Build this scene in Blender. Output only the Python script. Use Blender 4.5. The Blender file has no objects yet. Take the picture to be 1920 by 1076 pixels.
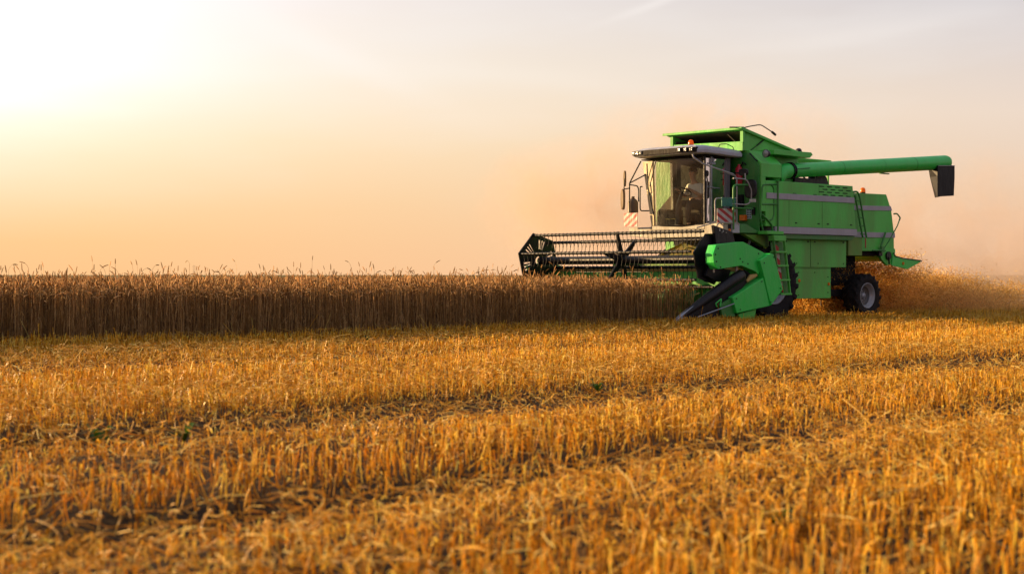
import bpy, bmesh, math, random
import numpy as np
from mathutils import Vector, Matrix
R_ = math.radians
random.seed(7); rng = np.random.default_rng(11)
scn = bpy.context.scene
col = scn.collection

# ------------------------------------------------------------------ camera
cam = bpy.data.cameras.new('camera'); camo = bpy.data.objects.new('camera', cam); col.objects.link(camo)
camo.location = (0, 0, 1.0); camo.rotation_euler = (R_(90), 0, 0)
cam.sensor_width = 36; cam.lens = 54.4; cam.shift_y = -23 / 1920
cam.clip_start = .1; cam.clip_end = 6000
cam.dof.use_dof = True; cam.dof.focus_distance = 32.0; cam.dof.aperture_fstop = 3.0
scn.camera = camo

# ------------------------------------------------------------------ sky and sun
SUN_AZ, SUN_EL = -68.0, 9.8            # degrees: azimuth measured from the viewing direction (+Y), negative = left
sd = Vector((math.sin(R_(SUN_AZ)) * math.cos(R_(SUN_EL)), math.cos(R_(SUN_AZ)) * math.cos(R_(SUN_EL)), math.sin(R_(SUN_EL))))
sun = bpy.data.lights.new('sun', 'SUN'); sun.energy = 5.0; sun.angle = R_(0.9); sun.color = (1.0, .66, .31)
suno = bpy.data.objects.new('sun', sun); col.objects.link(suno)
suno.rotation_euler = sd.to_track_quat('Z', 'Y').to_euler()

W = bpy.data.worlds.new('World'); scn.world = W; W.use_nodes = True
nt = W.node_tree; N = nt.nodes; L = nt.links; N.clear()
def nd(t, **k):
    n = N.new(t)
    for a, b in k.items(): setattr(n, a, b)
    return n
def mth(op, a, b=None, c=None, clamp=False):
    n = N.new('ShaderNodeMath'); n.operation = op; n.use_clamp = clamp
    for i, x in enumerate((a, b, c)):
        if x is None: continue
        if isinstance(x, (int, float)): n.inputs[i].default_value = x
        else: L.new(x, n.inputs[i])
    return n.outputs[0]
def vdot(a, v):
    n = N.new('ShaderNodeVectorMath'); n.operation = 'DOT_PRODUCT'; L.new(a, n.inputs[0]); n.inputs[1].default_value = v; return n.outputs['Value']
def ramp(fac, stops, interp='EASE'):
    n = N.new('ShaderNodeValToRGB'); n.color_ramp.interpolation = interp
    e = n.color_ramp.elements
    while len(e) < len(stops): e.new(.5)
    for i, (p, c) in enumerate(stops): e[i].position = p; e[i].color = (*c, 1)
    L.new(fac, n.inputs[0]); return n.outputs[0]
def mixc(f, a, b, mode='MIX'):
    n = N.new('ShaderNodeMix'); n.data_type = 'RGBA'; n.blend_type = mode
    for s, x in ((n.inputs[0], f), (n.inputs[6], a), (n.inputs[7], b)):
        if isinstance(x, (int, float)): s.default_value = x
        elif isinstance(x, tuple): s.default_value = (*x, 1)
        else: L.new(x, s)
    return n.outputs[2]
def lin(r, g, b):
    f = lambda c: (c / 255 / 12.92) if c / 255 <= .04045 else ((c / 255 + .055) / 1.055) ** 2.4
    return (f(r), f(g), f(b))
tc = nd('ShaderNodeTexCoord'); D = tc.outputs['Generated']
z = mth('MULTIPLY', vdot(D, (0, 0, 1)), 1.0)
zs = mth('MULTIPLY', z, 2.5, clamp=True)             # 0..1 over elevation 0..23 deg
# towards the sun side (left) and away from it (right)
t_left = ramp(zs, [(0, lin(254, 198, 140)), (.10, lin(254, 206, 148)), (.21, lin(254, 222, 174)), (.32, lin(254, 238, 214)), (.5, lin(250, 238, 232)), (1, lin(205, 208, 222))], 'LINEAR')
t_right = ramp(zs, [(0, lin(240, 198, 165)), (.12, lin(233, 202, 174)), (.25, lin(234, 213, 196)), (.36, lin(220, 208, 203)), (.46, lin(205, 201, 206)), (1, lin(172, 178, 200))], 'LINEAR')
az = vdot(D, (1.0, 0.0, 0.0))                         # -0.31 .. 0.31 inside the picture
fr = mth('MULTIPLY_ADD', az, 1.75, .46, clamp=True)
front = mixc(fr, t_left, t_right)
back = ramp(mth('MULTIPLY', z, 1.0, clamp=True), [(0, (.60, .42, .35)), (.12, (.54, .44, .47)), (.35, (.43, .40, .49)), (1, (.32, .34, .43))], 'LINEAR')
fb = mth('MULTIPLY_ADD', vdot(D, (-.30, .95, 0)), 1.2, .30, clamp=True)
sky = mixc(fb, back, front)
# veil of sunlit thin cloud around the sun
gd = Vector((math.sin(R_(-25)) * math.cos(R_(8.6)), math.cos(R_(-25)) * math.cos(R_(8.6)), math.sin(R_(8.6))))
g = mth('POWER', mth('MAXIMUM', vdot(D, tuple(gd)), 0.0), 42.0)
mp = nd('ShaderNodeMapping'); L.new(D, mp.inputs[0]); mp.inputs['Scale'].default_value = (3.0, 3.0, 14.0); mp.inputs['Rotation'].default_value = (0, R_(14), 0)
nz = nd('ShaderNodeTexNoise'); L.new(mp.outputs[0], nz.inputs[0]); nz.inputs['Scale'].default_value = 1.6; nz.inputs['Detail'].default_value = 5; nz.inputs['Roughness'].default_value = .5
cl = mth('MULTIPLY_ADD', nz.outputs[0], 2.4, -1.2)
g2 = mth('MULTIPLY', mth('MULTIPLY', g, mth('MULTIPLY_ADD', z, 12.0, -.24, clamp=True)), mth('MULTIPLY_ADD', cl, .35, 1.0))
sky = mixc(1.0, sky, mixc(g2, (0, 0, 0), (.32, .38, .58)), 'ADD')
veil = mth('MULTIPLY', mth('MAXIMUM', cl, 0.0), mth('MULTIPLY', mth('SUBTRACT', z, .03), 6.0, clamp=True), clamp=True)
sky = mixc(mth('MULTIPLY', veil, .6), sky, (.90, .87, .86))
# two faint streaks of cirrus
sxz = nd('ShaderNodeSeparateXYZ'); L.new(D, sxz.inputs[0])
for (cx0, cz0, sl, ln_, wd, amt) in ((.092, .172, .33, .030, .0026, .30), (-.150, .157, -.42, .085, .010, .35), (.21, .150, .12, .10, .006, .16), (.02, .125, -.10, .12, .007, .12)):
    dx_ = mth('SUBTRACT', sxz.outputs[0], cx0); dz_ = mth('SUBTRACT', sxz.outputs[2], cz0)
    off = mth('ADD', mth('SUBTRACT', dz_, mth('MULTIPLY', dx_, sl)), mth('MULTIPLY_ADD', nz.outputs[0], wd * 2.0, -wd))
    e_ = mth('ADD', mth('POWER', mth('ABSOLUTE', mth('DIVIDE', dx_, ln_)), 2.0), mth('POWER', mth('ABSOLUTE', mth('DIVIDE', off, wd)), 2.0))
    sky = mixc(mth('MULTIPLY', mth('POWER', 2.718, mth('MULTIPLY', e_, -1.0)), amt), sky, (1.0, .93, .88))
# ground half of the world, never seen past the fields
sky = mixc(mth('MULTIPLY', z, -30.0, clamp=True), sky, (.16, .10, .05))
bg = nd('ShaderNodeBackground'); L.new(sky, bg.inputs[0]); bg.inputs[1].default_value = .44
nis = nd('ShaderNodeTexSky', sky_type='NISHITA', sun_disc=False, sun_elevation=R_(SUN_EL), sun_rotation=R_(SUN_AZ), altitude=100, dust_density=3.0)
bg2 = nd('ShaderNodeBackground'); L.new(nis.outputs[0], bg2.inputs[0]); bg2.inputs[1].default_value = .006
add = nd('ShaderNodeAddShader'); L.new(bg.outputs[0], add.inputs[0]); L.new(bg2.outputs[0], add.inputs[1])
L.new(add.outputs[0], nd('ShaderNodeOutputWorld').inputs[0])
vs = scn.view_settings; scn.display_settings.display_device = 'sRGB'
vs.view_transform = 'Standard'; vs.look = 'None'; vs.exposure = 1.2; vs.gamma = 1; vs.use_curve_mapping = False
cy = scn.cycles; cy.max_bounces = 8; cy.diffuse_bounces = 3; cy.transparent_max_bounces = 24; cy.volume_bounces = 1
cy.use_denoising = True; cy.volume_step_rate = 2.0; cy.volume_max_steps = 96; cy.sample_clamp_indirect = 6

# ------------------------------------------------------------------ materials
def material(name):
    m = bpy.data.materials.new(name); m.use_nodes = True; t = m.node_tree; t.nodes.clear(); return m, t
def paint(name, c, rough=.4, metal=0.0, dirt=(.20, .14, .08), amount=.35, scale=3.0, spec=.5, coat=0.0, bump=.02, streak=True):
    m, t = material(name); n = t.nodes; l = t.links
    out = n.new('ShaderNodeOutputMaterial'); p = n.new('ShaderNodeBsdfPrincipled'); l.new(p.outputs[0], out.inputs[0])
    tcn = n.new('ShaderNodeTexCoord'); mpn = n.new('ShaderNodeMapping'); l.new(tcn.outputs['Object'], mpn.inputs[0])
    mpn.inputs['Scale'].default_value = (1, 1, .35 if streak else 1)
    a = n.new('ShaderNodeTexNoise'); a.inputs['Scale'].default_value = scale; a.inputs['Detail'].default_value = 8; a.inputs['Roughness'].default_value = .65; l.new(mpn.outputs[0], a.inputs[0])
    r = n.new('ShaderNodeValToRGB'); r.color_ramp.elements[0].position = .40; r.color_ramp.elements[1].position = .66; l.new(a.outputs[0], r.inputs[0])
    b = n.new('ShaderNodeTexNoise'); b.inputs['Scale'].default_value = scale * 26; b.inputs['Detail'].default_value = 3; l.new(tcn.outputs['Object'], b.inputs[0])
    r2 = n.new('ShaderNodeValToRGB'); r2.color_ramp.elements[0].position = .60; r2.color_ramp.elements[1].position = .75; l.new(b.outputs[0], r2.inputs[0])
    f = n.new('ShaderNodeMath'); f.operation = 'MULTIPLY_ADD'; l.new(r2.outputs[0], f.inputs[0]); f.inputs[1].default_value = .35; l.new(r.outputs[0], f.inputs[2])
    f2 = n.new('ShaderNodeMath'); f2.operation = 'MULTIPLY'; f2.use_clamp = True; l.new(f.outputs[0], f2.inputs[0]); f2.inputs[1].default_value = amount
    x = n.new('ShaderNodeMix'); x.data_type = 'RGBA'; l.new(f2.outputs[0], x.inputs[0]); x.inputs[6].default_value = (*c, 1); x.inputs[7].default_value = (*dirt, 1)
    l.new(x.outputs[2], p.inputs['Base Color'])
    q = n.new('ShaderNodeMath'); q.operation = 'MULTIPLY_ADD'; l.new(f2.outputs[0], q.inputs[0]); q.inputs[1].default_value = .5; q.inputs[2].default_value = rough; l.new(q.outputs[0], p.inputs['Roughness'])
    p.inputs['Metallic'].default_value = metal; p.inputs['Specular IOR Level'].default_value = spec; p.inputs['Coat Weight'].default_value = coat
    bm_ = n.new('ShaderNodeBump'); bm_.inputs['Strength'].default_value = 1.0; bm_.inputs['Distance'].default_value = bump; l.new(a.outputs[0], bm_.inputs['Height']); l.new(bm_.outputs[0], p.inputs['Normal'])
    return m
def glass(name, tint=(.80, .84, .82), refl=.10):
    m, t = material(name); n = t.nodes; l = t.links
    out = n.new('ShaderNodeOutputMaterial'); tr = n.new('ShaderNodeBsdfTransparent'); tr.inputs[0].default_value = (*tint, 1)
    gl = n.new('ShaderNodeBsdfGlossy'); gl.inputs['Roughness'].default_value = .03; gl.inputs[0].default_value = (.9, .9, .9, 1)
    fz = n.new('ShaderNodeFresnel'); fz.inputs[0].default_value = 1.5
    a = n.new('ShaderNodeMath'); a.operation = 'MULTIPLY_ADD'; l.new(fz.outputs[0], a.inputs[0]); a.inputs[1].default_value = .9; a.inputs[2].default_value = refl * .3
    mx = n.new('ShaderNodeMixShader'); l.new(a.outputs[0], mx.inputs[0]); l.new(tr.outputs[0], mx.inputs[1]); l.new(gl.outputs[0], mx.inputs[2])
    # film of field dust on the pane
    nz_ = n.new('ShaderNodeTexNoise'); nz_.inputs['Scale'].default_value = 2.2; nz_.inputs['Detail'].default_value = 6
    tcn = n.new('ShaderNodeTexCoord'); l.new(tcn.outputs['Object'], nz_.inputs[0])
    df = n.new('ShaderNodeBsdfDiffuse'); df.inputs[0].default_value = (.55, .38, .22, 1)
    tl = n.new('ShaderNodeBsdfTranslucent'); tl.inputs[0].default_value = (.55, .38, .22, 1)
    ad = n.new('ShaderNodeMixShader'); ad.inputs[0].default_value = .5; l.new(df.outputs[0], ad.inputs[1]); l.new(tl.outputs[0], ad.inputs[2])
    b = n.new('ShaderNodeMath'); b.operation = 'MULTIPLY_ADD'; b.use_clamp = True; l.new(nz_.outputs[0], b.inputs[0]); b.inputs[1].default_value = .30; b.inputs[2].default_value = -.11
    mx2 = n.new('ShaderNodeMixShader'); l.new(b.outputs[0], mx2.inputs[0]); l.new(mx.outputs[0], mx2.inputs[1]); l.new(ad.outputs[0], mx2.inputs[2])
    l.new(mx2.outputs[0], out.inputs[0]); return m
def straw(name, c0, c1, c2, trans=.35, rough=.6, zgrad=None):
    """dry plant matter: colour from each blade's own random tint, some light shining through"""
    m, t = material(name); n = t.nodes; l = t.links
    out = n.new('ShaderNodeOutputMaterial'); at = n.new('ShaderNodeAttribute'); at.attribute_name = 'tint'
    r = n.new('ShaderNodeValToRGB'); e = r.color_ramp.elements; e.new(.5)
    for i, (p, c) in enumerate(((0, c0), (.5, c1), (1, c2))): e[i].position = p; e[i].color = (*c, 1)
    l.new(at.outputs['Fac'], r.inputs[0])
    p = n.new('ShaderNodeBsdfPrincipled'); p.inputs['Roughness'].default_value = rough; p.inputs['Specular IOR Level'].default_value = .2
    l.new(r.outputs[0], p.inputs['Base Color'])
    tl = n.new('ShaderNodeBsdfTranslucent'); l.new(r.outputs[0], tl.inputs[0])
    mx = n.new('ShaderNodeMixShader'); mx.inputs[0].default_value = trans; l.new(p.outputs[0], mx.inputs[1]); l.new(tl.outputs[0], mx.inputs[2])
    l.new(mx.outputs[0], out.inputs[0]); return m
def emissive(name, c, s):
    m, t = material(name); n = t.nodes
    out = n.new('ShaderNodeOutputMaterial'); p = n.new('ShaderNodeBsdfPrincipled'); t.links.new(p.outputs[0], out.inputs[0])
    p.inputs['Base Color'].default_value = (*c, 1); p.inputs['Emission Color'].default_value = (*c, 1); p.inputs['Emission Strength'].default_value = s; p.inputs['Roughness'].default_value = .3
    return m
def amber(name, c):
    m, t = material(name); n = t.nodes; l = t.links
    out = n.new('ShaderNodeOutputMaterial'); p = n.new('ShaderNodeBsdfPrincipled'); p.inputs['Base Color'].default_value = (*c, 1); p.inputs['Roughness'].default_value = .15
    tl = n.new('ShaderNodeBsdfTranslucent'); tl.inputs[0].default_value = (*c, 1)
    mx = n.new('ShaderNodeMixShader'); mx.inputs[0].default_value = .5; l.new(p.outputs[0], mx.inputs[1]); l.new(tl.outputs[0], mx.inputs[2]); l.new(mx.outputs[0], out.inputs[0]); return m

GREEN = paint('green_paint', (.06, .52, .055), .38, amount=.62, scale=1.3, dirt=(.17, .25, .08), spec=.5)
GREEN2 = paint('header_green_paint', (.012, .56, .06), .33, amount=.42, scale=2.4, dirt=(.13, .46, .14))
GREEN3 = paint('old_green_paint', (.10, .27, .03), .55, amount=.5, scale=3.5, dirt=(.24, .17, .08))
DGREEN = paint('dark_green_paint', (.018, .20, .025), .42, amount=.22, scale=4)
SILVER = paint('silver_stripe', (.34, .33, .38), .4, metal=.0, amount=.22, scale=2)
ROOFG = paint('roof_grey', (.40, .41, .47), .38, amount=.3, scale=4)
BEIGE = paint('cab_white', (.36, .34, .28), .45, amount=.45, scale=4, dirt=(.30, .22, .12))
BLACK = paint('black_metal', (.004, .004, .006), .5, spec=.22, amount=.06, scale=5, dirt=(.10, .08, .06))
BLACKS = paint('black_satin', (.005, .005, .008), .38, spec=.28, amount=.06, scale=5, dirt=(.12, .09, .07))
DARK = paint('dark_interior', (.006, .006, .007), .7, spec=.2, amount=.15, scale=6, dirt=(.05, .035, .02), streak=False)
RUBBER = paint('tyre_rubber', (.007, .007, .009), .75, spec=.2, amount=.15, scale=6, dirt=(.09, .065, .04), streak=False)
RIM = paint('rim_metal', (.30, .32, .36), .35, metal=.3, amount=.4, scale=8)
RIMD = paint('wheel_disc_dark', (.07, .075, .085), .5, amount=.5, scale=8)  # inner wheel dish, toned darker than the rim ring
STEEL = paint('worn_steel', (.30, .34, .40), .32, metal=.7, amount=.3, scale=9)
GREYM = paint('grey_rail', (.34, .33, .34), .4, amount=.3, scale=9)
GRAIN = paint('tank_interior', (.05, .045, .035), .7, amount=.6, scale=4, dirt=(.16, .11, .06))
RED = paint('sign_red', (.40, .008, .012), .45, amount=.2, scale=9)
REDP = paint('extinguisher_red', (.42, .01, .03), .25, amount=.1, scale=9)
WHITE = paint('sign_white', (.50, .48, .44), .45, amount=.3, scale=9)
TEAL = paint('teal_panel', (.02, .20, .16), .5, amount=.2, scale=9)
DUSTY_SUNLIT = paint('dusty_sunlit_gold', (.40, .30, .08), .7, amount=.7, scale=7, dirt=(.45, .30, .13))  # straw dust tone; on the top beam its gold stands in for low sun
YEL = paint('yellow_paint', (.45, .38, .03), .5, amount=.4, scale=7)
SEATM = paint('seat_fabric', (.03, .028, .03), .9, amount=.4, scale=8)
LENS = paint('lamp_lens', (.24, .24, .25), .12, metal=.3, amount=.2, scale=10)
AMBER = amber('amber_plastic', (.95, .28, .02))
GLASS = glass('cab_glass', (.88, .90, .82), .06)
SGLASS = glass('side_glass', (.30, .34, .36), .25)
STRAW_ST = straw('stubble_straw', (.15, .05, .003), (.90, .44, .014), (1.0, .84, .16), .36, .34)
STRAW_LT = straw('litter_straw', (.34, .15, .010), (.90, .50, .042), (1.0, .90, .34), .34, .36)
WHEAT = straw('wheat_straw', (.14, .075, .022), (.46, .26, .08), (.95, .66, .32), .42)
CHAFF = straw('chaff', (.28, .12, .012), (.78, .40, .06), (1.0, .74, .26), .6)
LEAF = straw('weed_leaf', (.05, .12, .01), (.08, .20, .02), (.14, .30, .03), .4)

# ------------------------------------------------------------------ mesh builder
class MB:
    def __init__(s): s.v = []; s.f = []; s.sm = []
    def add(s, vs, fs, smooth=False):
        o = len(s.v); s.v += [tuple(p) for p in vs]; s.f += [tuple(i + o for i in f) for f in fs]; s.sm += [smooth] * len(fs); return s
    def box(s, a, b, M=None):
        (x0, y0, z0), (x1, y1, z1) = a, b
        vs = [Vector(p) for p in ((x0, y0, z0), (x1, y0, z0), (x1, y1, z0), (x0, y1, z0), (x0, y0, z1), (x1, y0, z1), (x1, y1, z1), (x0, y1, z1))]
        if M: vs = [M @ p for p in vs]
        return s.add(vs, [(0, 3, 2, 1), (4, 5, 6, 7), (0, 1, 5, 4), (1, 2, 6, 5), (2, 3, 7, 6), (3, 0, 4, 7)])
    def prism(s, poly, a, b, axis='y'):
        """polygon in the two other axes, extruded from a to b along axis (poly in (x,z), (y,z) or (x,y))"""
        P = {'y': lambda p, t: (p[0], t, p[1]), 'x': lambda p, t: (t, p[0], p[1]), 'z': lambda p, t: (p[0], p[1], t)}[axis]
        n = len(poly); vs = [P(p, a) for p in poly] + [P(p, b) for p in poly]
        return s.add(vs, [tuple(range(n)), tuple(range(2 * n - 1, n - 1, -1))] + [(i, i + n, (i + 1) % n + n, (i + 1) % n) for i in range(n)])
    def loft(s, rings, caps=True, smooth=False):
        n = len(rings[0]); vs = [p for r in rings for p in r]; fs = []
        for k in range(len(rings) - 1):
            for i in range(n): fs.append((k * n + i, k * n + (i + 1) % n, (k + 1) * n + (i + 1) % n, (k + 1) * n + i))
        s.add(vs, fs, smooth)
        if caps: s.add(rings[0], [tuple(range(n - 1, -1, -1))]); s.add(rings[-1], [tuple(range(n))])
        return s
    def tube(s, pts, r, n=8, caps=True):
        pts = [Vector(p) for p in pts]; rs = r if isinstance(r, (list, tuple)) else [r] * len(pts); rings = []
        up = None
        for i, p in enumerate(pts):
            t = (pts[min(i + 1, len(pts) - 1)] - pts[max(i - 1, 0)]).normalized()
            if up is None: up = Vector((0, 0, 1)) if abs(t.z) < .9 else Vector((1, 0, 0))
            a = t.cross(up).normalized(); b = a.cross(t).normalized(); up = b
            rings.append([p + (a * math.cos(2 * math.pi * k / n) + b * math.sin(2 * math.pi * k / n)) * rs[i] for k in range(n)])
        return s.loft(rings, caps, True)
    def lathe(s, prof, c, axis='y', n=32, smooth=True, caps=True):
        """profile of (offset along axis, radius) round the axis through c"""
        rings = []
        for o, r in prof:
            ring = []
            for k in range(n):
                a = 2 * math.pi * k / n; q = (r * math.cos(a), r * math.sin(a))
                ring.append({'y': (c[0] + q[0], c[1] + o, c[2] + q[1]), 'x': (c[0] + o, c[1] + q[0], c[2] + q[1]), 'z': (c[0] + q[0], c[1] + q[1], c[2] + o)}[axis])
            rings.append(ring)
        return s.loft(rings, caps, smooth)
    def build(s, name, mat, parent=None, bevel=0.0, solid=0.0):
        me = bpy.data.meshes.new(name); me.from_pydata(s.v, [], s.f); me.polygons.foreach_set('use_smooth', s.sm)
        me.materials.append(mat)
        b = bmesh.new(); b.from_mesh(me); bmesh.ops.recalc_face_normals(b, faces=b.faces); b.to_mesh(me); b.free()
        o = bpy.data.objects.new(name, me); col.objects.link(o)
        if parent: o.parent = parent
        if bevel:
            md = o.modifiers.new('bevel', 'BEVEL'); md.width = bevel; md.segments = 2; md.limit_method = 'ANGLE'; md.angle_limit = R_(40)
        return o
def tag(o, label=None, cat=None, group=None, kind=None):
    for k, x in (('label', label), ('category', cat), ('group', group), ('kind', kind)):
        if x: o[k] = x
    return o
def rounded(pts, r=.06, k=4):
    """round the inner corners of a bent pipe"""
    pts = [Vector(p) for p in pts]; out = [pts[0]]
    for i in range(1, len(pts) - 1):
        a, b, c = pts[i - 1], pts[i], pts[i + 1]
        d1 = (a - b); d2 = (c - b); q = min(r, d1.length * .45, d2.length * .45)
        p1 = b + d1.normalized() * q; p2 = b + d2.normalized() * q
        for j in range(k + 1):
            t = j / k; out.append((1 - t) ** 2 * p1 + 2 * t * (1 - t) * b + t * t * p2)
    return out + [pts[-1]]
def empty(name, loc, rz=0, parent=None):
    o = bpy.data.objects.new(name, None); col.objects.link(o); o.location = loc; o.rotation_euler = (0, 0, rz)
    if parent: o.parent = parent
    return o

# ------------------------------------------------------------------ field frame: u along the drill rows (machine's rear), v across them
UX, UY = .729, .6845; OX, OY = 5.735, 33.4
YAW = math.atan2(UY, UX)
def to_uv(x, y): dx, dy = x - OX, y - OY; return dx * UX + dy * UY, -dx * UY + dy * UX
def to_xy(u, v): return OX + u * UX - v * UY, OY + u * UY + v * UX
RUTS = (-11.75, -14.95, -18.6, -5.9, -2.7, -21.8)
def hnoise(x, y, s, seed=0):
    """cheap smooth noise from summed sines"""
    r = np.random.default_rng(seed); t = 0
    for k in range(7):
        a = r.uniform(0, 6.28); f = s * r.uniform(.6, 1.9); t = t + np.sin((x * np.cos(a) + y * np.sin(a)) * f + r.uniform(0, 6.28))
    return t / 7
def rutness(v, u):
    """1 in the bare wheel tracks, 0 outside them"""
    t = 0
    for k, c in enumerate(RUTS):
        w = (.66, .36, .34, .3, .3, .3)[k] * (1 + .25 * np.sin(u * .9 + 3 * k)); t = t + (1, .85, .8, .8, .8, .8)[k] * np.exp(-(np.abs(v - c - .12 * np.sin(u * .35 + k)) / w) ** 4) * (.84 + .16 * np.sin(u * 1.9 + 2 * k))
    return np.minimum(t, 1)
def trodden(v, u):
    """stubble knocked down on the side of each track"""
    t = 0
    for k, c in enumerate(RUTS): t = t + np.clip(1 - np.abs(v - (c - 1.0)) / 1.1, 0, 1)
    return np.minimum(t, 1)
def ground_h(x, y):
    u, v = to_uv(x, y)
    near = np.exp(-((np.hypot(x, y)) / 70.) ** 2)
    h = -.09 * rutness(v, u) * (.75 + .25 * hnoise(x, y, .9, 3)) + .018 * hnoise(x, y, 1.1, 1) + .012 * hnoise(x, y, 3.1, 2)
    return h * near

# ------------------------------------------------------------------ vectorised masses
def sweep(P, rad, S=3, seed=None):
    """P (N,K,3) centre lines, rad (N,K) or scalar; -> verts, quads, face->path index"""
    n, K, _ = P.shape
    T = np.gradient(P, axis=1); T /= np.linalg.norm(T, axis=2, keepdims=True) + 1e-9
    a = rng.uniform(0, 2 * np.pi, n); H = np.stack([np.cos(a), np.sin(a), np.full(n, .25)], 1)[:, None, :]
    A = np.cross(T, np.broadcast_to(H, T.shape)); A /= np.linalg.norm(A, axis=2, keepdims=True) + 1e-9
    B = np.cross(T, A)
    rad = np.broadcast_to(rad, (n, K))
    ang = 2 * np.pi * np.arange(S) / S
    V = P[:, :, None, :] + rad[:, :, None, None] * (np.cos(ang)[None, None, :, None] * A[:, :, None, :] + np.sin(ang)[None, None, :, None] * B[:, :, None, :])
    V = V.reshape(-1, 3)
    base = (np.arange(n) * K * S)[:, None, None]; k = np.arange(K - 1)[None, :, None] * S; i = np.arange(S)[None, None, :]; j = (i + 1) % S
    q = np.stack([base + k + i, base + k + j, base + k + S + j, base + k + S + i], -1).reshape(-1, 4)
    return V, q, np.repeat(np.arange(n), (K - 1) * S)
def flat(P, half, nrm_angle=None):
    """ribbons: P (N,K,3), half width vectors (N,3)"""
    n, K, _ = P.shape
    V = np.stack([P - half[:, None, :], P + half[:, None, :]], 2).reshape(-1, 3)
    base = (np.arange(n) * K * 2)[:, None]; k = np.arange(K - 1)[None, :] * 2
    q = np.stack([base + k, base + k + 1, base + k + 3, base + k + 2], -1).reshape(-1, 4)
    return V, q, np.repeat(np.arange(n), K - 1)
class Mass:
    def __init__(s): s.V = []; s.Q = []; s.T = []; s.n = 0
    def add(s, vqf, tint):
        V, q, f = vqf; s.V.append(V); s.Q.append(q + s.n); s.T.append(np.asarray(tint)[f]); s.n += len(V)
    def build(s, name, mat, label, cat, kind='stuff'):
        V = np.concatenate(s.V).astype(np.float32); Q = np.concatenate(s.Q).astype(np.int32); T = np.concatenate(s.T).astype(np.float32)
        me = bpy.data.meshes.new(name); me.vertices.add(len(V)); me.vertices.foreach_set('co', V.ravel())
        me.loops.add(Q.size); me.loops.foreach_set('vertex_index', Q.ravel())
        me.polygons.add(len(Q)); me.polygons.foreach_set('loop_start', np.arange(len(Q), dtype=np.int32) * 4)
        me.update(calc_edges=True)
        at = me.attributes.new('tint', 'FLOAT', 'FACE'); at.data.foreach_set('value', T)
        me.materials.append(mat); o = bpy.data.objects.new(name, me); col.objects.link(o)
        return tag(o, label, cat, None, kind)

def in_view(n, d0, d1, margin=3.8, slack=.36):
    """random ground points, evenly dense, over the wedge the lens sees plus a margin to both sides"""
    out = []
    while sum(len(o) for o in out) < n:
        m = int(n * 2.4); y = rng.uniform(d0, d1, m); x = rng.uniform(-1, 1, m) * (d1 * slack + margin)
        k = np.abs(x) < y * slack + margin; out.append(np.stack([x[k], y[k]], 1))
    return np.concatenate(out)[:n]
def wedge_area(d0, d1, margin=3.8, slack=.36): return slack * (d1 ** 2 - d0 ** 2) + 2 * margin * (d1 - d0)

EDGE_V = -.62
HEAD_U0 = -3.25
def standing(u, v):
    """where the crop still stands"""
    return (v > EDGE_V) & ((u < HEAD_U0 + .04 * np.sin(v * 9)) | (v > 4.75))

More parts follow.
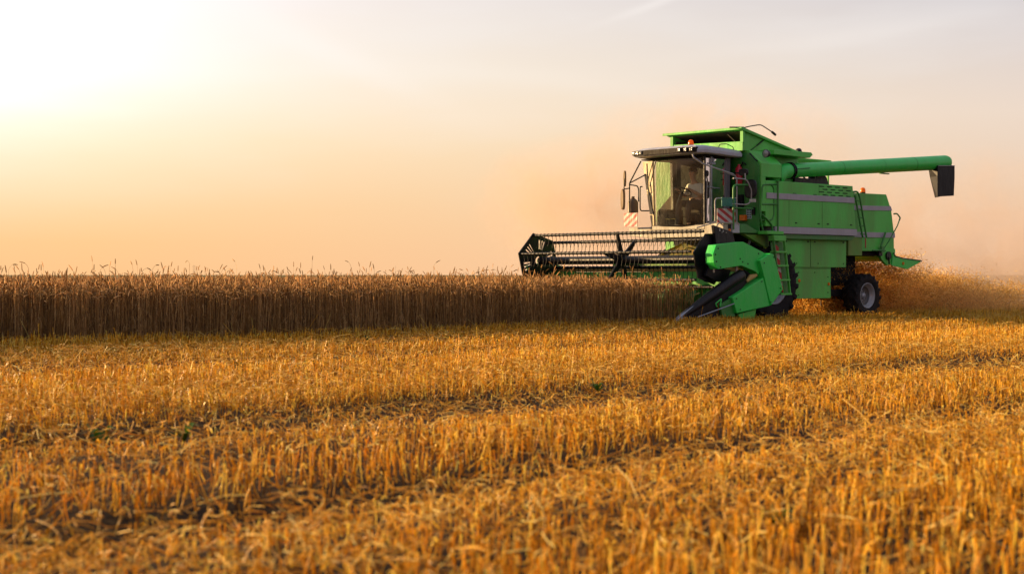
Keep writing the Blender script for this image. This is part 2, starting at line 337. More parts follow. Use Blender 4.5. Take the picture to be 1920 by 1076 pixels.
# ================================================================== GROUND
def build_ground():
    def axis(lo, hi, step, far):
        c = list(np.arange(lo, hi + 1e-6, step)); d = step; a = c[-1]
        while a < far: d *= 1.35; a += d; c.append(a)
        d = step; a = c[0]
        while a > -far: d *= 1.35; a -= d; c.insert(0, a)
        return np.array(c)
    xs = axis(-18, 22, .14, 2500); ys = axis(2, 46, .14, 2500)
    X, Y = np.meshgrid(xs, ys); Z = ground_h(X, Y)
    V = np.stack([X, Y, Z], -1).reshape(-1, 3); nx, ny = len(xs), len(ys)
    i = np.arange(nx - 1)[None, :]; j = np.arange(ny - 1)[:, None] * nx
    q = np.stack([j + i, j + i + 1, j + nx + i + 1, j + nx + i], -1).reshape(-1, 4)
    me = bpy.data.meshes.new('ground'); me.vertices.add(len(V)); me.vertices.foreach_set('co', V.astype(np.float32).ravel())
    me.loops.add(q.size); me.loops.foreach_set('vertex_index', q.astype(np.int32).ravel()); me.polygons.add(len(q))
    me.polygons.foreach_set('loop_start', np.arange(len(q), dtype=np.int32) * 4); me.polygons.foreach_set('use_smooth', np.ones(len(q), bool)); me.update(calc_edges=True)
    m, t = material('soil_and_straw'); n = t.nodes; l = t.links
    out = n.new('ShaderNodeOutputMaterial'); p = n.new('ShaderNodeBsdfPrincipled'); p.inputs['Roughness'].default_value = .9; p.inputs['Specular IOR Level'].default_value = .1; l.new(p.outputs[0], out.inputs[0])
    tcn = n.new('ShaderNodeTexCoord'); a = n.new('ShaderNodeTexNoise'); a.inputs['Scale'].default_value = 9; a.inputs['Detail'].default_value = 9; a.inputs['Roughness'].default_value = .75; l.new(tcn.outputs['Object'], a.inputs[0])
    r = n.new('ShaderNodeValToRGB'); e = r.color_ramp.elements; e.new(.55); 
    for k, (ps, c) in enumerate(((.40, (.02, .011, .005)), (.56, (.08, .042, .012)), (.70, (.34, .20, .06)))): e[k].position = ps; e[k].color = (*c, 1)
    l.new(a.outputs[0], r.inputs[0])
    # beyond the cut field: broad strips of other fields
    b = n.new('ShaderNodeTexNoise'); b.inputs['Scale'].default_value = .006; b.inputs['Detail'].default_value = 2
    mpn = n.new('ShaderNodeMapping'); mpn.inputs['Scale'].default_value = (.25, 2.2, 1); l.new(tcn.outputs['Object'], mpn.inputs[0]); l.new(mpn.outputs[0], b.inputs[0])
    r2 = n.new('ShaderNodeValToRGB'); r2.color_ramp.interpolation = 'CONSTANT'; e = r2.color_ramp.elements; e.new(.5)
    for k, (ps, c) in enumerate(((0, (.10, .10, .025)), (.48, (.24, .17, .05)), (.58, (.09, .11, .03)))): e[k].position = ps; e[k].color = (*c, 1)
    l.new(b.outputs[0], r2.inputs[0])
    sx = n.new('ShaderNodeSeparateXYZ'); l.new(tcn.outputs['Object'], sx.inputs[0])
    f = n.new('ShaderNodeMath'); f.operation = 'GREATER_THAN'; l.new(sx.outputs[1], f.inputs[0]); f.inputs[1].default_value = 140
    mx = n.new('ShaderNodeMix'); mx.data_type = 'RGBA'; l.new(f.outputs[0], mx.inputs[0]); l.new(r.outputs[0], mx.inputs[6]); l.new(r2.outputs[0], mx.inputs[7]); l.new(mx.outputs[2], p.inputs['Base Color'])
    bp = n.new('ShaderNodeBump'); bp.inputs['Distance'].default_value = .03; l.new(a.outputs[0], bp.inputs['Height']); l.new(bp.outputs[0], p.inputs['Normal'])
    me.materials.append(m); o = bpy.data.objects.new('ground', me); col.objects.link(o); tag(o, kind='structure')
build_ground()

# ================================================================== STUBBLE
def build_stubble():
    M = Mass()
    for d0, d1, dens, S in ((2.9, 9, 400, 5), (9, 18, 420, 3), (18, 40, 330, 3), (40, 75, 80, 3)):
        n = int(wedge_area(d0, d1) * dens); p = in_view(n, d0, d1)
        # snap towards drill rows 12.5 cm apart
        u, v = to_uv(p[:, 0], p[:, 1]); row = .125; vr = np.round(v / row) * row + rng.normal(0, .018, n); u = u + rng.normal(0, .02, n)
        x, y = to_xy(u, vr); v = vr
        ru = rutness(v, u); fluff = 1.0 * ((v > -11.4) & (v < -9.0)) + .8 * ((v < -15.35) & (v > -16.6)) + .5 * ((v > -5.5) & (v < -3.2))
        clump = hnoise(x, y, 1.3, 5)
        keep = (rng.random(n) > ru * .96) & (rng.random(n) > .18 * fluff) & ~standing(u, v) & (rng.random(n) < .78 + .55 * clump + .25 * hnoise(x, y, 5.0, 77))
        x, y, u, v, ru, cl, fl = x[keep], y[keep], u[keep], v[keep], ru[keep], clump[keep], fluff[keep]; n = len(x)
        h = np.clip(rng.normal(.130, .030, n), .05, .21) * (1 - .6 * ru) * (1 - .45 * trodden(v, u)) * (1 + .30 * cl) * (1 - .12 * fl) * (1 + .15 * hnoise(x, y, 4.5, 14))
        h *= np.where(rng.random(n) < .012, rng.uniform(1.2, 1.9, n), 1)
        lean = rng.normal(0, .11, (n, 2)) * h[:, None] * 1.3; z0 = ground_h(x, y)
        bent = rng.random(n) < .16 + .4 * ru + .2 * fl; lean[bent] *= 4.5; h = np.where(bent, h * .62, h)
        b = np.stack([x, y, z0 - .01], 1); tp = b + np.stack([lean[:, 0], lean[:, 1], h + .01], 1)
        mid = b * .5 + tp * .5 + np.concatenate([rng.normal(0, .004, (n, 2)), np.zeros((n, 1))], 1)
        r = rng.uniform(.0018, .0032, n) * (1.0 + .25 * (d0 > 15))
        P = np.stack([b, mid, tp], 1); rad = np.stack([r, r, r * rng.uniform(.8, 1.5, n)], 1)
        M.add(sweep(P, rad, S), np.clip(rng.beta(1.1, 1.5, n) + .14 * cl, 0, 1))
        # dry leaf sheaths curling off the stems
        k = rng.random(n) < (.30 if d0 < 18 else .12); m = k.sum(); a = rng.uniform(0, 6.28, m); ln = rng.uniform(.03, .09, m)
        d = np.stack([np.cos(a), np.sin(a)], 1); s0 = b[k] + (tp - b)[k] * rng.uniform(.3, .95, (m, 1))
        P = np.stack([s0, s0 + np.concatenate([d * ln[:, None] * .5, (ln * .35)[:, None]], 1), s0 + np.concatenate([d * ln[:, None], (-ln * rng.uniform(-.2, .5, m))[:, None]], 1)], 1)
        hv = np.concatenate([np.stack([-d[:, 1], d[:, 0]], 1) * .0035, rng.normal(0, .0015, (m, 1))], 1)
        M.add(flat(P, hv), np.clip(rng.beta(2.5, 2, m), 0, 1))
    M.build('stubble', STRAW_ST, 'short cut golden stubble standing in drill rows across the field', 'stubble')
    # loose straw and chaff left lying by earlier passes
    M = Mass()
    for d0, d1, dens in ((2.9, 10, 520), (10, 20, 430), (20, 42, 220)):
        n = int(wedge_area(d0, d1) * dens); p = in_view(n, d0, d1); x, y = p[:, 0], p[:, 1]; u, v = to_uv(x, y)
        band = np.where((v > -11.5) & (v < -8.8), .75, np.where((v < -15.2) & (v > -16.9), .6, np.where((v > -5.6) & (v < -3), .6, .30))) + .22 * hnoise(x, y, 1.7, 9) - .32 * rutness(v, u) + .2 * trodden(v, u)
        k = (rng.random(n) < band) & ~standing(u, v); x, y, u, v = x[k], y[k], u[k], v[k]; n = len(x)
        ln = rng.gamma(2.2, .034, n).clip(.03, .24); a = rng.uniform(0, 6.28, n); pit = rng.normal(0, .38, n)
        on = rutness(v, u) < .4; z0 = ground_h(x, y) + np.where(on, rng.uniform(.02, .165, n) ** .8 * .8, rng.uniform(.005, .07, n))
        d = np.stack([np.cos(a) * np.cos(pit), np.sin(a) * np.cos(pit), np.sin(pit)], 1)
        c = np.stack([x, y, z0], 1); bow = np.stack([rng.normal(0, .1, n), rng.normal(0, .1, n), rng.normal(.02, .06, n)], 1) * ln[:, None]
        P = np.stack([c - d * ln[:, None] / 2, c + bow, c + d * ln[:, None] / 2], 1)
        P[:, :, 2] = np.maximum(P[:, :, 2], .004 + ground_h(P[:, :, 0], P[:, :, 1]))
        M.add(sweep(P, rng.uniform(.0011, .0027, n)[:, None], 3), rng.beta(2, 2, n))
    # a few long broken stems lying over everything in front
    n = 110; p = in_view(n, 4.2, 26); x, y = p[:, 0], p[:, 1]; u, v = to_uv(x, y); k = ~standing(u, v); x, y = x[k], y[k]; n = len(x)
    ln = rng.uniform(.14, .34, n); a = rng.uniform(0, 6.28, n); pit = rng.normal(.15, .35, n); d = np.stack([np.cos(a) * np.cos(pit), np.sin(a) * np.cos(pit), np.sin(pit)], 1)
    c = np.stack([x, y, ground_h(x, y) + rng.uniform(.13, .2, n)], 1)
    P = np.stack([c - d * ln[:, None] / 2, c - d * ln[:, None] * .1 + [0, 0, .015], c + d * ln[:, None] / 2], 1); P[:, :, 2] = np.maximum(P[:, :, 2], .01)
    M.add(sweep(P, .0028, 4), rng.beta(3, 1.6, n))
    M.build('loose_straw', STRAW_LT, 'pale loose straw and chaff strewn in bands over the stubble', 'straw')
build_stubble()

# ================================================================== STANDING WHEAT
def wheat_stalks(M, x, y, detail, tall=0.0):
    n = len(x); g0 = ground_h(x, y)
    H = np.clip(rng.normal(.755, .058, n) + .035 * hnoise(x, y, 1.5, 21), .6, 1.05) + tall * rng.uniform(.3, 1.25, n)
    a = rng.uniform(0, 2 * np.pi, n) * .75 + 2.2; dr = np.stack([np.cos(a), np.sin(a)], 1)
    lean = rng.normal(0, .045, (n, 2)); steep = rng.random(n) < .035; lean[steep] += rng.normal(0, .28, (steep.sum(), 2)); H = np.where(steep, H * .85, H)
    droop = rng.beta(1.4, 1.5, n) * 1.0; droop = np.where(rng.random(n) < .35, droop * .25, droop)
    neck = .09; b = np.stack([x, y, g0], 1)
    def at(t): return b + np.concatenate([lean * t + rng.normal(0, .002, (n, 2)), (H * t)[:, None]], 1)
    p2 = at(.52); p3 = at(.93)
    k1 = p3 + np.concatenate([dr * (droop * .035)[:, None], (neck * (1 - .35 * droop))[:, None] * .55], 1)
    an = droop * 2.4; e0 = k1 + np.concatenate([dr * (neck * .6 * np.sin(an * .6))[:, None], (neck * .6 * np.cos(an * .6))[:, None]], 1)
    L_ = rng.uniform(.07, .115, n)
    d1 = np.concatenate([dr * np.sin(an)[:, None], np.cos(an)[:, None]], 1)
    d2 = np.concatenate([dr * np.sin(np.minimum(an * 1.18, 3))[:, None], np.cos(np.minimum(an * 1.18, 3))[:, None]], 1)
    e1 = e0 + d1 * (L_ * .5)[:, None]; e2 = e1 + d2 * (L_ * .5)[:, None]
    tint = rng.beta(1.1, 1.6, n)
    r = rng.uniform(.0019, .0034, n)[:, None]
    if detail: P = np.stack([b, p2, p3, k1, e0], 1); M.add(sweep(P, r * np.array([[1.15, 1.05, .9, .75, .7]]), 3), tint)
    else: P = np.stack([p2, k1, e0], 1); M.add(sweep(P, r * np.array([[1.1, .9, .8]]), 3), tint)
    er = rng.uniform(.0062, .0085, n)[:, None]
    PE = np.stack([e0, e0 * .75 + e1 * .25, e1, e2 * .85 + e1 * .15, e2], 1)
    M.add(sweep(PE, er * np.array([[.35, .95, 1.0, .7, .12]]), 4), np.clip(tint + .12, 0, 1))
    if detail:      # hanging dry leaves
        k = rng.random(n) < .75; m = k.sum(); t0 = rng.uniform(.12, .75, m)[:, None]; s0 = b[k] * (1 - t0) + p3[k] * t0
        aa = rng.uniform(0, 6.28, m); d = np.stack([np.cos(aa), np.sin(aa)], 1); ln = rng.uniform(.08, .2, m)[:, None]
        P = np.stack([s0, s0 + np.concatenate([d * ln * .35, ln * .30], 1), s0 + np.concatenate([d * ln * .6, -ln * .15], 1), s0 + np.concatenate([d * ln * .62, -ln * .7], 1)], 1)
        M.add(flat(P, np.concatenate([np.stack([-d[:, 1], d[:, 0]], 1) * .003, np.zeros((m, 1))], 1)), rng.beta(2, 2, m) * .8)
def build_wheat():
    M = Mass()
    def zone(u0, u1, v0, v1, dens, detail, tall=0.0):
        n = int((u1 - u0) * (v1 - v0) * dens); u = rng.uniform(u0, u1, n); v = rng.uniform(v0, v1, n)
        v = np.round(v / .125) * .125 + rng.normal(0, .022, n)
        k = standing(u, v); x, y = to_xy(u[k], v[k]); wheat_stalks(M, x, y, detail, tall)
    zone(-24, HEAD_U0, EDGE_V, .45, 215, True)
    zone(-24, HEAD_U0, .45, 3.0, 300, False)
    zone(-26, HEAD_U0, 3.0, 9.0, 160, False)
    zone(HEAD_U0, 2, 4.75, 9, 200, False)
    zone(-40, 2, 9, 24, 38, False)
    zone(-24, HEAD_U0, EDGE_V, 7, 6.5, True, .22)
    zone(-24, -4.5, EDGE_V, 4, 1.3, True, .34)
    M.build('standing_wheat', WHEAT, 'tall ripe brown wheat still standing with drooping ears in front of the combine', 'wheat')
    # stray stems leaning out of the crop edge
    M = Mass(); n = 90; u = rng.uniform(-23, -4.3, n); v = np.full(n, EDGE_V) + rng.normal(-.03, .06, n); x, y = to_xy(u, v)
    a = rng.uniform(3.4, 6.2, n); ln = rng.uniform(.15, .5, n); pit = rng.uniform(.1, 1.2, n)
    d = np.stack([np.cos(a) * np.cos(pit), np.sin(a) * np.cos(pit), np.sin(pit)], 1); b = np.stack([x, y, ground_h(x, y) + .02], 1)
    M.add(sweep(np.stack([b, b + d * ln[:, None] * .5, b + d * ln[:, None] + [0, 0, -.03]], 1), .0024, 3), rng.beta(3, 1.5, n))
    M.build('leaning_stems', STRAW_LT, 'pale bent stems leaning out of the foot of the standing wheat', 'straw')
    # the closed mass of the crop behind its edge, out to where the field ends
    m, t = material('wheat_mass'); nn = t.nodes; l = t.links
    out = nn.new('ShaderNodeOutputMaterial'); p = nn.new('ShaderNodeBsdfPrincipled'); p.inputs['Roughness'].default_value = .9; l.new(p.outputs[0], out.inputs[0])
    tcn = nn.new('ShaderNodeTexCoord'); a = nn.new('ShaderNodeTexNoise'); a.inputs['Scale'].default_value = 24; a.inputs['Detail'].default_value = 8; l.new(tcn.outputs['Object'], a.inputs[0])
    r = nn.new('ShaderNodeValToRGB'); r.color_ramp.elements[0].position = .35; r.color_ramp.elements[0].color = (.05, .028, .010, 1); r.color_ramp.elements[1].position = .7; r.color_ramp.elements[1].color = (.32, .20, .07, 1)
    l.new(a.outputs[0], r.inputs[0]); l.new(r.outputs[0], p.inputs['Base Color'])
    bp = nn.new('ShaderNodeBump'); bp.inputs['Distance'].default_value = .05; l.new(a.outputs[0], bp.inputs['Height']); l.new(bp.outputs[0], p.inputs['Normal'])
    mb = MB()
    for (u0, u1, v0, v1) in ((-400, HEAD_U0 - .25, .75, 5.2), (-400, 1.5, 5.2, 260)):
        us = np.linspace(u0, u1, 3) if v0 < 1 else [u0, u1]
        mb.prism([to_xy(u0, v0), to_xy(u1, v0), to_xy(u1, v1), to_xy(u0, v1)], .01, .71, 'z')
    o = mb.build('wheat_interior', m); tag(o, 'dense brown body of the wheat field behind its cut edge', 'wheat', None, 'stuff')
build_wheat()

# ================================================================== COMBINE
CH = empty('combine_harvester', (OX, OY, 0), YAW)
tag(CH, 'green combine harvester with black reel and long unloading auger cutting wheat', 'combine harvester')
def part(name, mb, mat, parent=None, bevel=.008): return mb.build(name, mat, parent or CH, bevel)

# ---- chassis and dark underbody
mb = MB(); mb.box((-.45, .75, .75), (4.0, 2.1, 1.5)); mb.box((-.50, .45, 1.5), (2.9, 2.5, 1.95)); mb.box((-.35, .50, 1.86), (2.9, 2.45, 2.95))
mb.box((2.2, .9, .62), (3.1, 1.9, .9))
part('chassis', mb, DARK)
# ---- side panels
pan = part('upper_side_panel', MB().prism([(-.42, 2.04), (2.92, 2.04), (2.80, 3.02), (-.42, 3.02)], 0.0, .35), GREEN)
for nm, w0, w1, x0, x1 in (('upper_stripe', 2.63, 2.757, -.40, 2.855), ('lower_stripe', 1.89, 2.037, -.10, 2.955)):
    part(nm, MB().prism([(x0, w0), (x1, w0), (x1 - .012, w1), (x0, w1)], -.018, .02 if nm[0] == 'u' else .36), SILVER, pan, .004)
mb = MB()
for k in range(5):
    for j in range(4):
        c = 1.60 + j * .30 + (.13 if k % 2 else 0); w = 2.965 - k * .062
        mb.box((c - .09, -.003, w - .011), (c + .09, .01, w + .011))
part('vent_slots', mb, DARK, pan, 0)
mb = MB()
mb.box((1.50, -.0025, 2.76), (1.506, .01, 3.0))
part('panel_seam', mb, DARK, pan, 0); part('panel_seam', MB().box((1.62, -.0025, 2.04), (1.626, .01, 2.62)), DARK, pan, 0); part('panel_seam', MB().box((.40, -.002, 2.05), (.404, .01, 2.62)), DARK, pan, 0)
part('bottom_ledge', MB().prism([(.22, 1.885), (2.94, 1.885), (2.82, 1.78), (.25, 1.78)], .03, .36), DGREEN, pan)
part('lower_side_panel', MB().prism([(.26, 1.80), (2.80, 1.80), (2.78, 1.165), (.66, 1.165), (.62, 1.26), (.26, 1.70)], .17, .26), GREEN)
part('side_skirt', MB().prism([(.70, 1.175), (2.22, 1.175), (2.22, .47), (.72, .47)], .19, .27), GREEN)
mb = MB(); mb.box((1.42, .165, 1.17), (1.428, .18, 1.79)); mb.box((.72, .186, 1.135), (2.22, .20, 1.142)); part('skirt_seam', mb, DARK, None, 0)
mb = MB()
for (u_, w_) in ((2.1, .60), (2.1, .95), (1.0, .55), (1.0, 1.05), (1.6, 1.05), (2.68, 1.25), (1.7, 1.25), (.9, 1.25)):
    part('panel_bolt', MB().lathe([(-.006, .014), (.0, .014)], (u_, .185 if w_ < 1.15 else .165, w_), 'y', 8), DARK, None, 0)
for (u_, w_) in ((1.02, .87), (2.13, .79)): part('side_reflector', MB().lathe([(-.02, .030), (-.012, .036), (.0, .036)], (u_, .185, w_), 'y', 12), AMBER)
part('rear_side_panel', MB().prism([(2.95, 1.87), (3.50, 1.87), (3.50, 1.44), (2.95, 1.44)], .22, .30), GREEN3)
for x_, w_ in ((.62, 2.12), (1.45, 2.12), (1.80, 2.12), (2.70, 2.12)): part('panel_latch', MB().box((x_, -.012, w_), (x_ + .07, .002, w_ + .025)), BLACK, pan, .003)
for x_ in (.55, 1.30, 1.75, 2.60): part('hinge', MB().tube([(x_, -.008, 2.775), (x_ + .10, -.008, 2.775)], .010, 6), DGREEN, pan, 0)
for x_, w_ in ((.5, 1.72), (1.3, 1.72), (1.55, 1.72), (2.65, 1.72)): part('panel_latch', MB().box((x_, .158, w_), (x_ + .05, .172, w_ + .03)), BLACK, None, .003)
part('far_side_panel', MB().prism([(-.42, 1.2), (2.82, 1.2), (2.80, 3.02), (-.42, 3.02)], 2.5, 2.84), GREEN)

# ---- tank shoulder (near side bulge over the panel) and the bulkhead behind the cab
sec = [(0.0, 3.09), (0.0, 3.38), (.34, 3.67), (2.46, 3.67), (2.84, 3.38), (2.84, 3.09)]
part('tank_shoulder', MB().prism(sec, -.575, .14, 'x'), GREEN)
part('tank_body', MB().prism([(.42, 3.0), (.42, 3.67), (2.40, 3.67), (2.40, 3.0)], .14, 1.30, 'x'), GREEN)
mb = MB(); mb.add([(.14, .0, 3.02), (.14, .0, 3.38), (.14, .34, 3.66), (.14, .42, 3.66), (.14, .42, 3.02), (.42, .42, 3.02), (.42, .42, 3.66)], [(0, 1, 2, 3, 4), (3, 4, 5, 6)])
part('auger_recess', mb, DGREEN, None, 0)
part('tank_rim', MB().prism([(-.05, 3.60), (1.25, 3.585), (1.36, 3.66), (1.30, 3.71), (-.05, 3.70)], .06, .46), GREEN)
blk = part('bulkhead', MB().prism([(0.03, 1.87), (0.03, 3.34), (.32, 3.62), (2.5, 3.62), (2.95, 3.54), (2.95, 2.2), (2.6, 1.87)], -.615, -.58, 'x'), DGREEN)
part('dark_bulkhead_sheet', MB().prism([(2.90, 2.0), (2.88, 2.42), (2.42, 2.82), (2.42, 3.5), (2.2, 3.5), (2.2, 2.0)], -.66, -.62, 'x'), DARK)  # dark sheet added before the bulkhead's far part, cut along a diagonal
part('lower_front_panel', MB().prism([(-.58, 2.35), (-.42, 2.35), (-.42, 3.09), (-.58, 3.09)], .0, .12), GREEN)

# ---- tank extension: open at the front, sloping lid
ex = MB()
ex.prism([(-.66, 3.67), (-.66, 4.09), (-.60, 4.12), (1.28, 3.69), (1.28, 3.67)], .42, .46)
ex.prism([(-.66, 3.67), (-.66, 4.09), (-.60, 4.12), (1.28, 3.69), (1.28, 3.67)], 2.36, 2.40)
te = part('tank_extension', ex, GREEN, None, .004)
part('front_board', MB().prism([(.40, 3.66), (2.42, 3.66), (2.42, 3.90), (.40, 3.86)], -.70, -.66, 'x'), GREEN, te, .004)
part('corner_post', MB().box((-.71, .38, 3.84), (-.65, .46, 4.12)), GREEN, te, .004); part('corner_post', MB().box((-.71, 2.36, 3.84), (-.65, 2.44, 4.12)), GREEN, te, .004)
mb = MB(); sl = (3.70 - 4.15) / (1.34 + .74)
mb.prism([(-.76, 4.10), (-.76, 4.165), (1.34, 3.725), (1.34, 3.68)], .36, .42); mb.prism([(-.76, 4.10), (-.76, 4.165), (1.34, 3.725), (1.34, 3.68)], 2.40, 2.50)
mb.prism([(-.76, 4.115), (-.76, 4.15), (1.34, 3.70), (1.34, 3.685)], .42, 2.40); mb.box((-.79, .36, 4.11), (-.755, 2.60, 4.16))
part('tank_lid', mb, GREEN, te, .004)
mb = MB(); mb.box((-.60, .48, 3.66), (.9, 2.34, 3.69)); mb.box((.86, .48, 3.69), (.9, 2.34, 3.74)); mb.tube([(-.5, .55, 3.72), (-.62, .9, 4.07)], .012); mb.box((-.60, .461, 3.69), (.9, .475, 3.74)); mb.box((-.62, 2.345, 3.69), (.86, 2.358, 3.98)); part('tank_interior', mb, GRAIN, te, 0)
mb = MB(); mb.prism([(-.65, 4.075), (-.65, 4.09), (1.2, 3.70), (1.2, 3.69)], .47, 2.35); part('lid_shade_sheet', mb, GRAIN, te, 0)  # dark sheet added under the lid: the open tank's inner shade as colour
mb = MB(); mb.tube([(-.42, .40, 3.68), (.10, .40, 3.96)], .009); mb.tube([(-.20, .40, 3.80), (0, .40, 3.91)], .016); part('gas_strut', mb, BLACKS, te, 0)
mb = MB(); mb.tube(rounded([(-.66, .42, 4.15), (-.45, .38, 4.20), (-.15, .34, 4.25), (.25, .30, 4.09)], .08), .012); mb.tube([(.20, .305, 4.11), (.31, .292, 4.05)], .028); mb.tube([(-.9, .6, 4.16), (-.6, .45, 4.17)], .014)
part('folding_handle', mb, BLACKS, te, 0)
wl = part('work_lamp', MB().lathe([(.11, .03), (.08, .075), (.01, .09), (0, .09)], (-.40, .02, 3.59), 'x', 20), BLACKS)
part('lens', MB().lathe([(-.002, .080), (-.014, .05), (-.018, .002)], (-.40, .02, 3.59), 'x', 20), LENS, wl, 0)
wl.rotation_euler = (0, 0, 0)
part('shoulder_handle', MB().tube(rounded([(-.60, .28, 3.58), (-.66, .24, 3.60), (-.66, .10, 3.46), (-.60, .08, 3.42)], .03), .016), BLACKS)
part('rear_tank_lamp', MB().lathe([(-.05, .03), (-.03, .07), (.03, .08), (.04, .04)], (1.42, .5, 3.76), 'x', 16), BLACKS)

# ---- unloading auger, folded back along the side
A0 = Vector((.62, .17, 3.275)); A1 = Vector((6.98, .17, 3.775))
au = part('unloading_auger', MB().tube([A0 - Vector((.04, 0, 0)), A0, A1], [.155, .155, .175], 24), GREEN2, None, 0)
mb = MB(); mb.tube([A1, A1 + Vector((.07, 0, -.004)), A1 + Vector((.15, 0, -.035)), A1 + Vector((.18, 0, -.07))], [.175, .165, .115, .03], 24); part('rounded_end', mb, GREEN2, au, 0)
mb = MB(); mb.tube(rounded([(.20, .30, 2.90), (.20, .18, 3.10), (.38, .18, 3.24), (.58, .17, 3.272)], .12), [.17] * 12, 20); part('elbow', mb, GREEN2, au, 0)
dA = (A1 - A0).normalized()
mb = MB()
for s_, rr in ((.0, .185), (.06, .185), (3.30, .180)):
    if s_ == 3.30: continue
    p_ = A0 + dA * s_; mb.tube([p_, p_ + dA * .018], rr, 24)
for k in range(12):
    a_ = k * math.pi / 6; p_ = A0 + dA * .04 + Vector((0, math.cos(a_), math.sin(a_))) * .172; mb.tube([p_ - dA * .02, p_ + dA * .05], .011, 6)
part('flange', mb, BLACKS, au, 0)
mb = MB(); p_ = A0 + dA * 3.55; mb.tube([p_, p_ + dA * .006], .1685, 24); mb.box(tuple(p_ + Vector((.0, -.03, -.185))), tuple(p_ + Vector((.35, .03, -.16)))); part('clamp_bracket', mb, DGREEN, au, 0)
mb = MB(); mb.tube([A0 + dA * .12 + Vector((0, -.16, .03)), A0 + dA * .55 + Vector((0, -.163, .04))], .012, 6); part('grease_pipe', mb, DGREEN, au, 0)
mb = MB()
r0 = [(6.36, -.02, 3.66), (7.14, -.02, 3.70), (7.14, .34, 3.70), (6.50, .34, 3.66)]; r1 = [(6.34, -.02, 3.4), (7.14, -.02, 3.4), (7.14, .34, 3.4), (6.58, .34, 3.4)]; r2 = [(6.36, -.01, 2.90), (7.12, -.01, 2.95), (7.12, .32, 2.95), (6.78, .32, 2.90)]
def ring(r, k=.0): return [Vector(p) for p in r]
mb.loft([ring(r0), ring(r1), ring(r2)], True); part('rubber_spout', mb, BLACK, au, .012)
for s_ in (1.9, 4.9): p_ = A0 + dA * s_; part('weld_seam', MB().tube([p_, p_ + dA * .012], .155 + s_ * .0031 + .004, 24), DGREEN, au, 0)
part('spout_strip', MB().tube([(6.38, -.025, 3.655), (7.12, -.025, 3.69)], .010, 6), GREYM, au, 0)
part('end_lamp', MB().lathe([(-.03, .02), (-.02, .045), (.03, .045), (.04, .02)], (7.22, .17, 3.70), 'x', 14), BLACKS, au, 0)

# ---- engine deck
mb = MB(); mb.box((1.1, .36, 3.0), (2.3, 2.4, 3.16)); mb.box((1.2, .9, 3.1), (1.9, 1.9, 3.5)); mb.tube([(2.0, .55, 3.02), (2.0, .55, 3.30), (2.25, .55, 3.34)], .09, 16); mb.tube([(1.2, .5, 3.14), (1.5, .45, 3.22), (1.75, .5, 3.12)], .02); mb.tube([(1.3, .42, 3.08), (1.7, .40, 3.16), (2.1, .42, 3.06)], .014)
part('engine', mb, BLACKS, None, .01)
part('engine_guard', MB().lathe([(-.03, .24), (.03, .24)], (2.35, .55, 3.06), 'y', 24), BLACKS)
hood = MB(); hs = [Vector((1.15, .8, 3.74)), Vector((3.15, .8, 3.60)), Vector((3.15, 2.2, 3.60)), Vector((1.15, 2.2, 3.74))]
for k in range(11):
    y0 = .8 + k * .14; hood.box((1.2, y0, 3.63), (3.1, y0 + .018, 3.66))
for k in range(16):
    x0 = 1.2 + k * .125; hood.box((x0, .8, 3.62), (x0 + .03, 2.22, 3.645))
for x0, y0 in ((1.25, .85), (3.05, .85), (1.25, 2.15), (3.05, 2.15)): hood.box((x0, y0, 3.0), (x0 + .04, y0 + .04, 3.63))
part('deck_screen', hood, GREEN, None, 0)
mb = MB(); mb.box((2.3, .3, 2.9), (2.9, 2.5, 2.96)); part('deck_plate', mb, DGREEN)

# ---- rear hood
rh = part('rear_hood', MB().prism([(2.95, 1.62), (2.95, 2.88), (3.28, 2.895), (4.62, 2.905), (4.83, 2.55), (4.94, 2.02), (4.95, 1.62)], .30, 2.5), GREEN)
rh2 = [(3.0, 4.765, 2.52, 4.70, 2.64), (3.0, 4.955, 1.87, 4.945, 1.99)]
part('upper_stripe', MB().prism([(3.0, 2.49), (4.85, 2.525), (4.79, 2.63), (3.0, 2.60)], .285, 1.2), SILVER, rh, .003)
part('lower_stripe', MB().prism([(3.0, 1.87), (4.965, 1.88), (4.96, 2.0), (3.0, 1.99)], .282, 1.2), SILVER, rh, .003)
part('straw_hood_side', MB().prism([(3.55, 1.62), (4.95, 1.62), (4.955, 1.52), (4.78, 1.25), (4.60, 1.22), (4.38, 1.36), (4.25, 1.55), (3.55, 1.55)], .27, .34), GREEN)
part('straw_hood_side', MB().prism([(3.55, 1.62), (4.95, 1.62), (4.955, 1.52), (4.78, 1.25), (4.60, 1.22), (4.38, 1.36), (4.25, 1.55), (3.55, 1.55)], 2.46, 2.53), GREEN)
part('straw_chute', MB().box((3.3, .36, 1.45), (4.6, 2.44, 1.60)), DARK)
sp = MB().prism([(4.82, 1.52), (4.90, 1.43), (5.25, 1.38), (6.0, 1.335), (6.03, 1.31), (5.80, 1.24), (5.44, 1.13), (4.76, 1.22)], .24, .27)
spr = part('straw_spreader', sp, GREEN2)
part('spreader_side', MB().prism([(4.82, 1.52), (4.90, 1.43), (5.25, 1.38), (6.0, 1.335), (6.03, 1.31), (5.80, 1.24), (5.44, 1.13), (4.76, 1.22)], 2.53, 2.56), GREEN2, spr)
mb = MB(); mb.add([(4.85, .27, 1.49), (5.25, .27, 1.375), (6.02, .27, 1.325), (6.02, 2.53, 1.325), (5.25, 2.53, 1.375), (4.85, 2.53, 1.49)], [(0, 1, 4, 5), (1, 2, 3, 4)]); mb.box((4.83, .27, 1.44), (4.86, 2.53, 1.5)); part('spreader_top', mb, GREEN2, spr, 0)
part('edge_trim', MB().tube([(4.83, .235, 1.52), (4.90, .235, 1.44), (5.25, .235, 1.392), (6.0, .235, 1.345), (6.05, .235, 1.325)], .014, 6), BLACKS, spr, 0)
